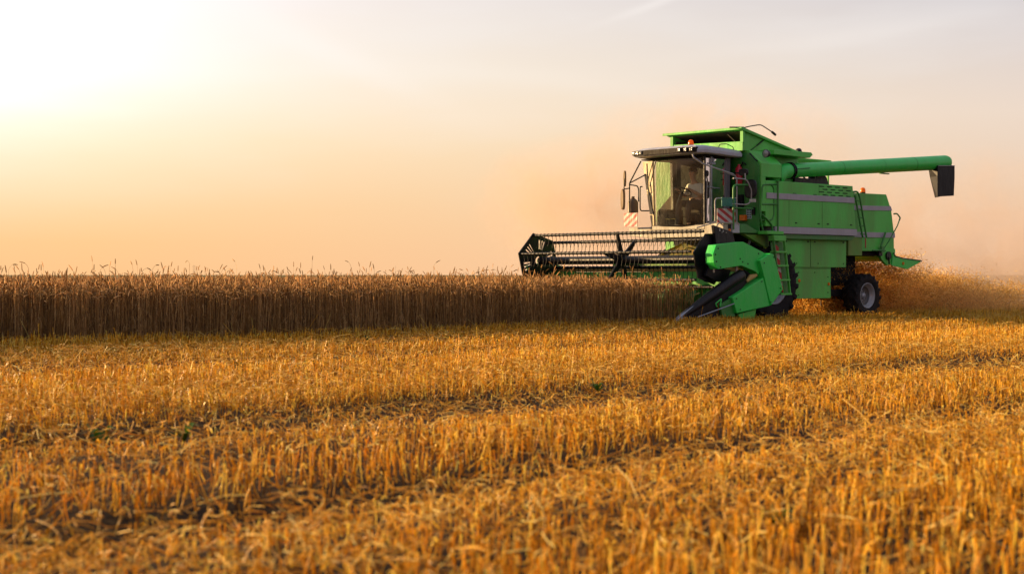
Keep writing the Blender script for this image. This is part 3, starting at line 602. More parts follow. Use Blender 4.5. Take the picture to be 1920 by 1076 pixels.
part('side_reflector', MB().lathe([(-.02, .034), (0, .040)], (5.24, .24, 1.27), 'y', 12), AMBER, spr, 0)
mb = MB(); mb.tube([(4.30, .20, 1.56), (4.55, .18, 1.80), (4.90, .18, 2.16), (5.02, .2, 2.30)], .014); mb.tube(rounded([(5.02, .2, 2.30), (5.06, .2, 2.36), (4.98, .24, 2.46), (4.90, .28, 2.45)], .03), .018); mb.tube([(3.9, .2, 1.57), (4.42, .2, 1.57)], .016); mb.box((4.26, .19, 1.52), (4.38, .25, 1.66)); mb.tube([(4.25, .24, 1.58), (4.5, .24, 2.0)], .022)
part('adjusting_lever', mb, DGREEN, None, 0)
mb = MB(); mb.lathe([(-.04, .10), (.0, .10)], (4.62, .26, 1.45), 'y', 14); part('chopper_bearing', mb, BLACKS, None, .006); part('drain_pipe', MB().tube([(4.6, .22, 1.42), (4.62, .22, 1.25)], .02), BLACKS, None, 0); part('chopper_bracket', MB().box((4.20, .22, 1.44), (4.34, .27, 1.58)), BLACKS)
part('red_marker', MB().box((3.60, .20, 1.62), (3.64, .215, 1.85)), RED)
rl = MB()
rl.tube(rounded([(3.05, .20, 2.90), (3.22, .16, 2.92), (3.30, .15, 2.80), (3.56, .14, 1.86)], .06), .022); rl.tube([(3.12, .16, 2.84), (3.42, .15, 1.86)], .022)
for k in range(5): 
    t_ = .12 + k * .2; rl.tube([(3.08 + .28 * t_, .15, 2.84 - .98 * t_), (3.30 + .27 * t_, .15, 2.80 - .94 * t_)], .013)
part('rear_ladder', rl, DGREEN, None, 0)
def beacon(c, r=.065):
    b_ = part('beacon_light', MB().lathe([(0, r * .95), (.05, r), (.055, r * .8)], c, 'z', 20), BLACKS, None, 0)
    part('beacon_dome', MB().lathe([(.05, r * .95), (.10, r * .98), (.14, r * .8), (.16, r * .4), (.165, .003)], c, 'z', 20), AMBER, b_, 0)
beacon((4.12, .62, 2.90)); 

# ---- wheels
def wheel(name, c, R, w, rim, lugs, side=-1):
    e = MB(); h = w / 2
    e.lathe([(-h * .80, rim), (-h * .98, rim + (R - rim) * .25), (-h, rim + (R - rim) * .6), (-h * .86, R * .955), (0, R * .965), (h * .86, R * .955), (h, rim + (R - rim) * .6), (h * .98, rim + (R - rim) * .25), (h * .80, rim)], c, 'y', 48, True, False)
    for k in range(lugs):
        for s in (-1, 1):
            a = 2 * math.pi * (k + (.5 if s > 0 else 0)) / lugs
            pts = []
            for (f, da, r0) in ((0.02, 0, R * .95), (1.0, .55 * 2 * math.pi / lugs * 1.7, R * .93)):
                pass
            ring = []
            n0, n1 = 0, 1
            def P(yy, aa, rr): return Vector((c[0] + rr * math.cos(aa), c[1] + yy, c[2] + rr * math.sin(aa)))
            da = 2 * math.pi / lugs; th = da * .20
            a_in, a_out = a, a + da * .75
            y_in, y_out = s * h * .03, s * h * 1.0
            vs = [P(y_in, a_in - th, R * .95), P(y_in, a_in + th, R * .95), P(y_out, a_out + th, R * .90), P(y_out, a_out - th, R * .90),
                  P(y_in, a_in - th * .8, R), P(y_in, a_in + th * .8, R), P(y_out, a_out + th * .8, R * .995), P(y_out, a_out - th * .8, R * .995)]
            vs2 = [P(s * h * 1.02, a_out - th, R * .80), P(s * h * 1.02, a_out + th, R * .80)]
            e.add(vs + vs2, [(0, 1, 5, 4), (1, 2, 6, 5), (3, 0, 4, 7), (4, 5, 6, 7), (0, 3, 2, 1), (2, 3, 7, 6), (3, 8, 9, 2), (7, 8, 3), (6, 9, 2), (7, 6, 9, 8)])
    wh = part(name, e, RUBBER, None, 0)
    m = MB(); s = side
    m.lathe([(s * h * .82, rim * .99), (s * h * .86, rim), (s * h * .86, rim * .93), (s * h * .50, rim * .88), (s * h * .45, rim * .80), (s * h * .38, rim * .74), (s * h * .10, rim * .70), (s * h * .05, rim * .42), (s * h * .02, rim * .3), (s * h * .02, .002)], c, 'y', 40, True, False)
    part('rim', m, RIM, wh, 0)
    m = MB(); m.lathe([(s * h * .36, rim * .72), (s * h * .16, rim * .69), (s * h * .12, rim * .45), (s * h * .09, rim * .2)], c, 'y', 32, True, False); part('wheel_disc', m, RIMD, wh, 0)
    m = MB(); m.lathe([(s * h * .02, rim * .26), (s * h * .30, rim * .24), (s * h * .42, rim * .16), (s * h * .44, .01)], c, 'y', 20)
    for k in range(8):
        a = k * math.pi / 4; m.lathe([(s * h * .04, .016), (s * h * .14, .016)], (c[0] + rim * .36 * math.cos(a), c[1], c[2] + rim * .36 * math.sin(a)), 'y', 6)
    part('hub', m, RIM, wh, 0)
    return wh
wheel('front_wheel', (-.05, .27, .82), .82, .52, .47, 20)
wheel('front_wheel', (-.05, 2.66, .82), .82, .52, .47, 20, 1)
wheel('rear_wheel', (3.62, .32, .515), .515, .40, .30, 16)
wheel('rear_wheel', (3.62, 2.46, .515), .515, .40, .30, 16, 1)
mb = MB(); mb.box((3.45, .5, .42), (3.8, 2.3, .62)); mb.box((2.25, .55, .50), (3.50, .70, .66)); mb.box((3.5, 1.2, .55), (3.75, 1.6, 1.2))
part('rear_axle', mb, BLACK); part('front_axle', MB().tube([(-.05, .4, .82), (-.05, 2.4, .82)], .14, 16), BLACK)
part('rear_hitch_pin', MB().tube([(2.0, .3, .46), (2.0, .3, .30)], .015), BLACKS, None, 0)

# ---- platform and ladder on the near side
part('platform', MB().prism([(-1.22, 1.88), (-.05, 1.88), (-.05, 1.93), (-.62, 1.93), (-1.02, 2.07), (-1.22, 2.07)], .05, .60), DGREEN)
part('step_well', MB().prism([(-.62, 1.93), (-.05, 1.93), (-.05, 1.86), (-.62, 1.86)], -.20, .05), GREEN)
part('platform_bracket', MB().prism([(-1.05, 1.86), (-.22, 1.86), (-.20, 1.60), (-.33, 1.60)], .10, .22), GREEN3)
part('bracket_post', MB().prism([(-.34, 1.86), (-.18, 1.86), (-.12, 1.0), (-.24, 1.0)], .10, .16), GREEN3)
part('yellow_decal', MB().prism([(-.32, 1.58), (-.20, 1.58), (-.17, 1.32), (-.27, 1.32)], .09, .097), YEL, None, 0)
part('battery_box', MB().box((-1.47, .06, 1.875), (-1.225, .55, 2.075)), ROOFG)
part('cab_corner_panel', MB().box((-1.72, .10, 1.86), (-1.475, .60, 2.08)), BEIGE)
part('turn_signal', MB().box((-1.56, .075, 1.90), (-1.505, .10, 1.965)), AMBER, None, .008)
part('signal_housing', MB().box((-1.575, .085, 1.965), (-1.49, .10, 2.05)), BLACKS, None, .006)
part('side_grab_bar', MB().tube(rounded([(-1.95, .12, 1.96), (-1.92, .08, 2.075), (-1.28, .06, 2.09), (-1.24, .08, 2.0)], .06), .016), BEIGE, None, 0)
ld = MB(); 
ld.prism([(-.19, 1.84), (.24, 1.84), (.25, 1.72), (-.17, 1.72)], -.04, .12)
ladder = part('access_ladder', ld, GREEN); ladder.location = (-.26, -.20, 0)
part('ladder_stile', MB().prism([(-.16, 1.72), (-.125, 1.72), (.085, .58), (.05, .58)], -.02, .03), DGREEN, ladder, .004); part('ladder_stile', MB().prism([(.215, 1.72), (.25, 1.72), (.45, .58), (.415, .58)], -.02, .03), GREEN, ladder, .004)
for k, w_ in enumerate((1.485, 1.19, .885, .585)):
    sx = (1.72 - w_) * .185
    part('ladder_step', MB().box((-.14 + sx, -.04, w_ - .02), (.24 + sx, .14, w_ + .02)), GREEN, ladder, .004)
mb = MB(); mb.prism([(-.12, 1.70), (.30, 1.70), (.52, .60), (.10, .60)], .10, .115); part('ladder_back', mb, DGREEN, ladder, 0)
def warn(name, poly_fn, parent, flip=False, n=4):
    """diagonal red and white warning stripes cut to a unit square, mapped by poly_fn(s, t, depth)"""
    for colr, ph in ((RED, 0), (WHITE, 1)):
        m = MB(); s_ = 2.0 / n
        for k in range(-n, n * 2):
            if (k % 2) != ph: continue
            lo, hi = k * s_ / 2 * 1.0, (k + 1) * s_ / 2 * 1.0
            # clip band lo<= s+t-? <=hi on unit square
            def clip(poly, f):
                out = []
                for i in range(len(poly)):
                    a, b = poly[i], poly[(i + 1) % len(poly)]; fa, fb_ = f(a), f(b)
                    if fa >= 0: out.append(a)
                    if fa * fb_ < 0: t = fa / (fa - fb_); out.append((a[0] + (b[0] - a[0]) * t, a[1] + (b[1] - a[1]) * t))
                return out
            g_ = (lambda p: p[0] + p[1]) if not flip else (lambda p: p[0] + 1 - p[1])
            sq = [(0, 0), (1, 0), (1, 1), (0, 1)]
            sq = clip(sq, lambda p: g_(p) - lo * 1.0); 
            if len(sq) > 2: sq = clip(sq, lambda p: hi * 1.0 - g_(p))
            if len(sq) > 2:
                nn_ = len(sq); vs_ = [poly_fn(p[0], p[1], 0) for p in sq] + [poly_fn(p[0], p[1], 1) for p in sq]
                m.add(vs_, [tuple(range(nn_)), tuple(range(2 * nn_ - 1, nn_ - 1, -1))] + [(i, i + nn_, (i + 1) % nn_ + nn_, (i + 1) % nn_) for i in range(nn_)])
        part('red_stripe' if ph == 0 else 'white_stripe', m, colr, parent, 0)
for k in range(7):
    w1_ = 1.66 - k * .14; sx = (1.72 - w1_) * .185
    part('ladder_stripe', MB().prism([(.0 + sx, w1_), (.13 + sx, w1_ - .07), (.145 + sx, w1_ - .21), (.015 + sx, w1_ - .14)], .085, .097), RED if k % 2 == 0 else WHITE, ladder, 0)
hr = MB()
hr.tube(rounded([(-.55, .03, 2.24), (-.55, .0, 2.86), (-.50, 0, 2.92), (-.22, 0, 2.93), (-.14, 0, 2.86), (-.14, .0, 2.26), (-.22, .0, 2.17), (-.60, .04, 2.16)], .08), .019)
hr.tube([(-.55, .0, 2.28), (-.42, -.02, 2.20), (-.24, -.02, 2.08), (-.20, -.02, 1.86)], .019); hr.tube([(-.03, -.03, 3.0), (-.03, -.03, 1.86)], .019); hr.lathe([(0, .045), (.02, .045)], (-.03, -.03, 3.0), 'z', 12)
hr.tube([(-.55, 0, 2.50), (-.03, -.02, 2.52)], .016); hr.tube([(-.5, 0, 2.92), (-.03, -.02, 2.95)], .016)
part('handrail', hr, DGREEN, None, 0)
hr = MB(); hr.tube(rounded([(-1.45, .05, 1.95), (-1.45, .05, 2.88), (-.95, .05, 2.90)], .1), .022); hr.tube([(-1.45, .05, 2.40), (-.80, .05, 2.40)], .018); hr.tube(rounded([(-.62, .02, 2.5), (-.60, .0, 2.2), (-.52, 0, 1.95)], .1), .018)
part('platform_rail', hr, DGREEN, None, 0)
hr = MB(); hr.tube(rounded([(-1.48, .05, 2.48), (-1.0, .05, 2.48), (-.88, .03, 2.55), (-.90, .0, 2.78), (-1.02, .03, 3.0), (-1.15, .05, 3.02), (-1.45, .06, 3.02)], .06), .014); hr.tube([(-1.05, .05, 3.0), (-1.06, .05, 3.14)], .014)
mir = part('mirror_arm', hr, GREYM, None, 0)
def mirror(c, hu, hv_, hw, mat_=BLACKS, name='mirror', parent=None, depth=.05):
    m = MB(); n = 20; rings = []
    for o, s_ in ((-.5, .86), (-.3, 1), (.4, 1), (.5, .8)):
        rg = []
        for k in range(n):
            a = 2 * math.pi * k / n; ca, sa = math.cos(a), math.sin(a); q = 3.2
            x_ = math.copysign(abs(ca) ** (2 / q), ca) * s_; y_ = math.copysign(abs(sa) ** (2 / q), sa) * s_
            rg.append(Vector((c[0] + o * depth, c[1] + x_ * hv_, c[2] + y_ * hw)))
        rings.append(rg)
    m.loft(rings, True, False); return part(name, m, mat_, parent, 0)
mirror((-.86, .06, 2.82), 0, .155, .20, BLACKS, 'mirror', mir)
mirror((-1.0, .14, 3.17), 0, .12, .075, BLACKS, 'mirror', mir)
part('data_plate', MB().box((-.90, -.10, 2.53), (-.885, .06, 2.60)), WHITE, None, 0)
# on the bulkhead
fx = part('fire_extinguisher', MB().lathe([(0, .06), (.02, .075), (.36, .075), (.42, .03), (.45, .028)], (-.70, .50, 2.92), 'z', 20), REDP, blk, 0)
mb = MB(); part('switch_box', MB().box((-.70, .42, 2.42), (-.62, .60, 2.72)), BLACK, blk, .004); part('hand_grip', MB().box((-.66, .12, 2.28), (-.62, .20, 2.44)), BLACK, blk, .004); mb.tube([(-.66, .50, 3.30), (-.66, .42, 3.42), (-.64, .36, 3.36)], .018); mb.box((-.79, .42, 3.17), (-.62, .58, 3.195)); mb.box((-.79, .42, 3.04), (-.62, .58, 3.06)); part('bracket', mb, BLACK, blk, .004)
part('orange_box', MB().box((-.72, .34, 2.16), (-.62, .48, 2.28)), AMBER, blk, .01)
lb = part('instruction_label', MB().box((-.624, .22, 2.20), (-.618, .36, 2.42)), paint('label_blue', (.45, .62, .68), .5, amount=.2), blk, 0)
mb = MB()
for i in range(4):
    for j in range(3): mb.box((-.627, .235 + j * .042, 2.215 + i * .05), (-.6235, .262 + j * .042, 2.25 + i * .05))
part('label_pictures', mb, BLACK, blk, 0)
# warning board and teal panel beside the door
wbm = part('near_board_frame', MB().tube(rounded([(-1.75, .30, 2.12), (-1.75, .30, 2.60), (-1.18, .20, 2.62)], .08), .014), GREYM, None, 0)
part('teal_plate', MB().box((-1.66, .19, 2.435), (-1.20, .205, 2.62)), TEAL, wbm, 0)
wsg = part('warning_board', MB().box((-1.80, .202, 2.08), (-1.20, .212, 2.385)), GREYM, wbm, 0)
warn('near', lambda s, t, d: (-1.80 + .60 * s, .196 - d * .004 + .005, 2.08 + .305 * t), wbm, False, 4)
part('board_strut', MB().tube([(-2.05, .55, 1.98), (-1.70, .22, 2.12)], .012), GREYM, wbm, 0)
gr = MB(); gr.tube(rounded([(-2.30, .45, 3.50), (-2.30, .42, 3.43), (-2.05, .38, 3.31), (-1.14, .30, 3.13), (-1.05, .28, 3.05), (-1.05, .28, 2.0)], .06), .016); gr.tube([(-1.9, .36, 3.27), (-1.5, .33, 3.2), (-1.14, .31, 3.10)], .012)
part('door_guard_rail', gr, GREYM, None, 0)

# ---- cab
cab = part('cab', MB().box((-1.62, .62, 1.95), (-.70, 2.22, 2.06)), BEIGE)
mb = MB(); mb.prism([(.64, 1.80), (2.14, 1.80), (2.22, 1.965), (.62, 1.965)], -1.66, -1.60, 'x'); mb.prism([(.66, 2.055), (2.14, 2.055), (2.14, 1.97), (.66, 1.97)], -1.66, -1.62, 'x')
part('front_apron', mb, BEIGE, cab)
mb = MB(); mb.prism([(2.10, 1.78), (2.85, 1.86), (2.85, 2.04), (2.10, 2.04)], -1.62, -.8, 'x'); part('far_platform', mb, BEIGE, cab)
# corner posts, leaning outwards to the top
def post(p0, p1, a, b):
    m = MB(); h0, h1 = Vector(p0), Vector(p1); hx, hy = a / 2, b / 2
    rg = lambda p: [p + Vector((-hx, -hy, 0)), p + Vector((hx, -hy, 0)), p + Vector((hx, hy, 0)), p + Vector((-hx, hy, 0))]
    m.loft([rg(h0), rg(h1)]); return m
part('front_post', post((-1.60, .70, 2.04), (-1.66, .66, 3.50), .05, .045), BLACKS, cab)
mb = MB(); mb.loft([[Vector(p) for p in ((-1.62, 2.11, 2.0), (-1.56, 2.11, 2.0), (-1.50, 2.20, 2.0), (-1.60, 2.20, 2.0))], [Vector(p) for p in ((-1.66, 2.13, 3.48), (-1.60, 2.13, 3.48), (-1.50, 2.46, 3.48), (-1.62, 2.46, 3.48))]])
part('front_post', mb, paint('far_post_sunlit', (.45, .36, .20), .5, amount=.3, scale=5, dirt=(.4, .28, .12)), cab)  # yellow tone puts the low sunlight on this post into its colour
part('rear_post', post((-.90, .68, 2.04), (-.88, .66, 3.50), .13, .05), paint('post_grey', (.12, .13, .16), .4, amount=.2), cab)
part('rear_post', post((-.78, 2.26, 2.04), (-.78, 2.30, 3.50), .12, .08), BLACKS, cab)
part('door_post', post((-1.42, .67, 2.04), (-1.44, .65, 3.50), .035, .03), STEEL, cab)
part('rear_wall', MB().box((-.76, .70, 2.04), (-.72, 2.22, 3.50)), DARK, cab)
mb = MB(); mb.box((-1.66, .62, 3.505), (-.72, 2.46, 3.53)); part('roof_lining', mb, DARK, cab)
# panes
def pane(name, pts, th=.006, mat_=GLASS):
    m = MB(); m.add([Vector(p) for p in pts], [tuple(range(len(pts)))]); return part(name, m, mat_, cab, 0)
n_ = 10; m = MB(); bot = []; top = []
for k in range(n_ + 1):
    t_ = k / n_; v_ = .72 + t_ * (2.12 - .72); bulge = .10 * math.sin(math.pi * t_)
    bot.append(Vector((-1.62 - bulge, v_, 2.06))); top.append(Vector((-1.68 - bulge, v_, 3.47)))
m.add(bot + top, [(k, k + 1, k + n_ + 2, k + n_ + 1) for k in range(n_)], True); part('windscreen', m, GLASS, cab, 0)
pane('side_window', [(-1.60, .69, 2.06), (-.95, .69, 2.06), (-.93, .67, 3.47), (-1.64, .66, 3.47)], mat_=SGLASS)
pane('side_window', [(-1.56, 2.19, 2.06), (-.84, 2.24, 2.06), (-.84, 2.30, 3.47), (-1.58, 2.42, 3.47)])
mb = MB(); mb.tube([(-1.52, .64, 2.85), (-1.48, .62, 2.85), (-1.20, .62, 2.84)], .012); mb.lathe([(-.02, .03), (0, .03)], (-1.46, .645, 2.86), 'y', 10); part('door_handle', mb, STEEL, cab, 0); part('door_hinge', MB().box((-1.50, .60, 2.10), (-1.40, .66, 2.14)), STEEL, cab, 0); mb = MB(); mb.box((-1.50, .60, 3.34), (-1.36, .66, 3.38)); mb.box((-1.44, .60, 3.38), (-1.40, .66, 3.47)); part('door_hinge', mb, STEEL, cab, 0)
mb = MB(); mb.tube([(-1.62, .72, 2.06), (-1.71, 1.4, 2.06), (-1.62, 2.12, 2.06)], .018, 6); part('windscreen_seal', mb, BLACK, cab, 0)
# wipers
mb = MB(); mb.tube([(-1.78, 2.0, 3.47), (-1.80, 2.12, 3.1), (-1.74, 2.20, 2.92)], .010); mb.tube([(-1.78, 1.92, 3.47), (-1.80, 2.08, 2.92)], .012); mb.tube([(-1.77, 2.19, 3.42), (-1.78, 2.15, 2.9), (-1.74, 2.02, 2.30)], .016); part('wiper', mb, BLACKS, cab, 0)
# roof
RC = paint('roof_front_brown', (.016, .013, .013), .6, spec=.12, amount=.05, scale=6)
rf = MB()
plan0 = [(-2.05, .95), (-1.98, .60), (-1.75, .48), (-.66, .44), (-.66, 2.50), (-1.7, 2.48), (-1.98, 2.38), (-2.05, 2.05)]
rings = []
for w_, s_ in ((3.535, .97), (3.55, 1.0), (3.615, 1.0), (3.675, .965), (3.72, .82)):
    rings.append([Vector(((x + 1.35) * s_ - 1.35, (y - 1.47) * s_ + 1.47, w_ + (-.02 if x > -1.0 else .02))) for x, y in plan0])
rf.loft(rings, True); roof = part('cab_roof', rf, ROOFG, cab, .01)
mb = MB(); mb.prism([(.93, 3.575), (2.06, 3.575), (2.06, 3.685), (.93, 3.685)], -2.075, -2.04, 'x'); part('light_bar', mb, RC, cab, .006)
mb = MB(); mb.prism([(-2.075, 3.58), (-1.99, 3.58), (-1.99, 3.685), (-2.075, 3.685)], .935, .60) if False else None
for (y0, y1, fx0) in ((.60, .93, 0), (2.06, 2.38, 1)):
    m = MB(); xa, xb = (-1.995, -2.075) if fx0 == 0 else (-2.075, -1.995)
    m.add([(xa, y0, 3.575), (xb, y1, 3.575), (xb, y1, 3.685), (xa, y0, 3.685), (xa + .06, y0, 3.575), (xb + .06, y1, 3.575), (xb + .06, y1, 3.685), (xa + .06, y0, 3.685)], [(0, 1, 2, 3), (7, 6, 5, 4), (0, 4, 5, 1), (3, 2, 6, 7), (0, 3, 7, 4), (1, 5, 6, 2)])
    part('light_bar_end', m, RC, cab, .004)
for y_ in (.70, .84, .99, 2.10, 2.22, 2.33):
    xx = -2.085 if .93 <= y_ <= 2.06 else (-2.02 - .05 * ((y_ - .60) / .33) if y_ < 1 else -2.07 + .06 * ((y_ - 2.06) / .32))
    h_ = part('headlamp', MB().box((xx - .022, y_ - .052, 3.59), (xx + .03, y_ + .052, 3.675)), BLACKS, cab, .008)
    part('lens', MB().box((xx - .030, y_ - .036, 3.603), (xx - .020, y_ + .036, 3.662)), LENS, cab, .006)
b1 = (-1.38, 1.27, 3.745); beacon(b1, .062)
mb = MB(); mb.tube(rounded([(-1.25, .62, 3.70), (-1.2, .62, 3.78), (-1.0, .60, 3.80), (-.80, .58, 3.74), (-.78, .58, 3.68)], .04), .009); mb.box((-1.75, 1.75, 3.735), (-1.62, 1.95, 3.76)); part('roof_cable', mb, BLACKS, cab, 0)
# interior
st = MB(); st.box((-1.05, 1.12, 2.34), (-.78, 1.62, 2.44)); st.box((-.86, 1.14, 2.42), (-.76, 1.60, 3.02)); st.box((-1.0, 1.25, 2.06), (-.82, 1.5, 2.42)); part('seat', st, SEATM, cab, .03)
sw = MB(); n = 28; c_ = Vector((-1.33, 1.55, 2.80)); ax = Vector((.45, 0, .89)).normalized(); e1_ = Vector((0, 1, 0)); e2_ = ax.cross(e1_)
sw.tube([c_ + (e1_ * math.cos(2 * math.pi * k / n) + e2_ * math.sin(2 * math.pi * k / n)) * .20 for k in range(n + 1)], .014, 8); sw.tube([c_ - e1_ * .2, c_, c_ + e1_ * .2], .012); sw.tube([c_, c_ - ax * .25, (-1.47, 1.55, 2.06)], [.03, .045, .09], 10)
part('steering_wheel', sw, BLACKS, cab, 0)
cs = MB(); cs.prism([(-1.5, 2.06), (-.85, 2.06), (-.85, 2.62), (-1.35, 2.5)], .74, 1.0); cs.box((-1.45, 1.9, 2.06), (-.9, 2.15, 2.42)); cs.tube([(-1.2, .95, 2.5), (-1.22, .95, 2.78)], .015); cs.box((-1.5, 1.62, 2.06), (-1.38, 1.80, 2.3)); part('console', cs, DARK, cab, .015)
mb = MB()
for y_ in (1.62, 1.78): mb.tube([(-1.45, y_, 2.06), (-1.50, y_, 2.2)], .012); mb.box((-1.56, y_ - .06, 2.20), (-1.46, y_ + .06, 2.215))
part('pedal', mb, YEL, cab, 0)
# far side mirrors, rail, warning board
V2 = 2.75
fm = MB(); fm.tube(rounded([(-1.72, V2, 2.06), (-1.72, V2, 3.02), (-1.62, 2.5, 3.50)], .03), .016); fm.tube([(-1.72, V2, 3.02), (-1.62, 2.35, 3.20)], .014); fm.tube(rounded([(-1.72, V2, 2.99), (-1.46, V2, 2.97), (-1.42, V2, 2.9), (-1.42, V2, 2.62)], .08), .014)
fm.tube(rounded([(-1.30, V2, 2.96), (-1.37, V2, 2.96), (-1.37, V2, 2.42), (-1.05, V2, 2.43)], .07), .014); fm.tube(rounded([(-1.72, V2, 2.91), (-1.9, V2, 2.88), (-1.88, V2, 3.12)], .03), .012); fm.tube([(-1.72, V2, 2.36), (-1.6, V2, 2.36)], .012)
far = part('far_mirror_arm', fm, BLACKS, cab, 0)
MIRB = paint('mirror_back_sunlit', (.20, .12, .05), .5, amount=.4)  # warm brown carries the sunlight on the far mirror backs as base colour
mirror((-1.82, V2 + .05, 3.12), 0, .028, .175, MIRB, 'mirror', far, .05); mirror((-1.88, V2 + .05, 2.66), 0, .046, .23, MIRB, 'mirror', far, .07)
tk = MB(); tk.lathe([(0, .12), (.22, .12), (.28, .09), (.32, .04), (.36, .04)], (-1.50, V2 + .1, 2.38), 'z', 16); part('canister', tk, paint('canister_brown', (.10, .06, .03), .5, amount=.4), cab, 0)
warn('far', lambda s, t, d: (-1.76 - d * .004, V2 + .13 - .40 * s, 2.06 + .30 * t), part('warning_board', MB().box((-1.757, V2 - .27, 2.06), (-1.75, V2 + .13, 2.36)), GREYM, cab, 0), True, 4)

# ---- feeder house
fh = MB(); fh.loft([[Vector(p) for p in ((-2.05, .80, .30), (-2.05, 2.0, .30), (-2.05, 2.0, 1.02), (-2.05, .80, 1.02))], [Vector(p) for p in ((-.55, .80, 1.10), (-.55, 2.0, 1.10), (-.55, 2.0, 1.80), (-.55, .80, 1.80))]])
part('feeder_house', fh, paint('dusty_feeder', (.10, .13, .03), .7, amount=1.0, scale=3, dirt=(.40, .24, .07)))
mb = MB(); mb.tube([(-1.9, .7, 1.2), (-1.3, .75, 1.75), (-.8, .8, 1.85)], .025); mb.tube([(-2.0, 2.2, 1.0), (-1.2, 2.15, 1.5), (-.6, 2.1, 1.7)], .03); mb.tube(rounded([(-1.95, 1.2, 1.15), (-1.7, 1.15, 1.62), (-1.3, 1.1, 1.5), (-1.0, 1.1, 1.8)], .2), .02); part('hydraulic_hose', mb, YEL, None, 0)

# ---- header
HD = part('header', MB().box((-2.12, -.60, .22), (-2.06, 4.60, 1.06)), GREEN)
mb = MB(); mb.add([(-3.0, -.6, .14), (-2.06, -.6, .22), (-2.06, 4.6, .22), (-3.0, 4.6, .14), (-3.0, -.6, .12), (-2.06, -.6, .18), (-2.06, 4.6, .18), (-3.0, 4.6, .12)], [(0, 1, 2, 3), (7, 6, 5, 4), (0, 4, 5, 1), (3, 2, 6, 7), (0, 3, 7, 4), (1, 5, 6, 2)]); part('header_floor', mb, DGREEN, HD, 0)
part('top_beam', MB().box((-2.10, -.60, 1.065), (-1.94, 4.60, 1.17)), DUSTY_SUNLIT, HD)
part('upper_beam', MB().box((-2.0, -.60, 1.19), (-1.94, 3.0, 1.24)), GREEN3, HD)
mb = MB()
for k in range(68): y_ = -.55 + k * .076; mb.add([(-3.0, y_ - .02, .12), (-3.0, y_ + .02, .12), (-3.12, y_, .13), (-3.0, y_, .155)], [(0, 1, 2), (0, 2, 3), (1, 3, 2)])
part('cutter_bar', mb, BLACK, HD, 0)
ha = MB(); ha.tube([(-2.42, -.55, .52), (-2.42, 4.55, .52)], .16, 20)
part('intake_auger', ha, DGREEN, HD, 0)
m = MB()
for s_, y0, y1 in ((1, -.5, 1.0), (-1, 4.5, 2.0)):
    T_ = 5 if s_ < 0 else 4; n = T_ * 18; ia, ib = [], []
    for k in range(n + 1):
        a = 2 * math.pi * k / 18 * s_; y_ = y0 + (y1 - y0) * k / n
        ia.append(Vector((-2.42 + .15 * math.cos(a), y_, .52 + .15 * math.sin(a)))); ib.append(Vector((-2.42 + .29 * math.cos(a), y_, .52 + .29 * math.sin(a))))
    m.add(ia + ib, [(k, k + 1, n + 2 + k, n + 1 + k) for k in range(n)], True)
part('auger_flight', m, DGREEN, HD, 0)
# near end
shA = [(-3.06, 1.59), (-3.15, 1.41), (-3.13, 1.24), (-3.0, 1.11), (-2.26, 1.185), (-1.80, 1.07), (-1.70, 1.0), (-1.42, 1.42), (-1.52, 1.45), (-2.20, 1.665)]
sa_ = part('side_shield', MB().prism(shA, -.80, -.60), GREEN2, HD, .003)
mb = MB()
for (u_, w_) in ((-3.0, 1.52), (-3.08, 1.40), (-3.05, 1.26), (-2.92, 1.15), (-2.30, 1.32), (-2.22, 1.26), (-1.70, 1.43), (-2.05, 1.22)): mb.lathe([(-.806 + .8, .018), (0, .018)], (u_, -.80, w_), 'y', 8)
part('shield_bolt', mb, BLACK, sa_, 0)
shB = [(-1.76, 1.29), (-1.39, 1.44), (-1.30, 1.42), (-.98, .70), (-1.39, .365), (-1.61, .945)]
for (u_, w_) in ((-1.30, 1.36), (-1.08, .72), (-1.40, .44), (-1.62, 1.24), (-2.40, .30), (-1.70, .86), (-2.52, .52)):
    part('shield_bolt', MB().lathe([(-.006, .016), (0, .016)], (u_, -.884, w_), 'y', 8), BLACK, HD, 0)
part('header_hose', MB().tube(rounded([(-2.1, -.55, 1.15), (-1.7, -.52, 1.58), (-1.2, -.2, 1.72), (-.8, .3, 1.62)], .2), .022), BLACKS, HD, 0)
part('drive_shield', MB().prism(shB, -.88, -.62), GREEN2, HD, .012)
part('lower_shield', MB().prism([(-2.62, .545), (-1.615, .94), (-1.395, .36), (-2.48, .225)], -.86, -.64), GREEN2, HD, .012)
part('skid_plate', MB().prism([(-2.95, .40), (-2.6, .52), (-2.45, .16), (-2.85, .16)], -.80, -.64), DGREEN, HD)
mb = MB(); mb.prism([(-2.35, .20), (-1.75, .30), (-1.80, .06), (-2.2, .06)], -.78, -.66); part('skid_shoe', mb, GREEN, HD)
part('end_sheet', MB().prism([(-3.0, .14), (-2.1, .14), (-2.06, .9), (-2.3, .84), (-2.9, .45)], -.60, -.57), BLACK, HD)
part('end_sheet', MB().prism([(-3.3, .14), (-2.1, .14), (-2.06, 1.06), (-2.3, 1.10), (-3.0, .80)], 4.57, 4.60), DGREEN, HD)
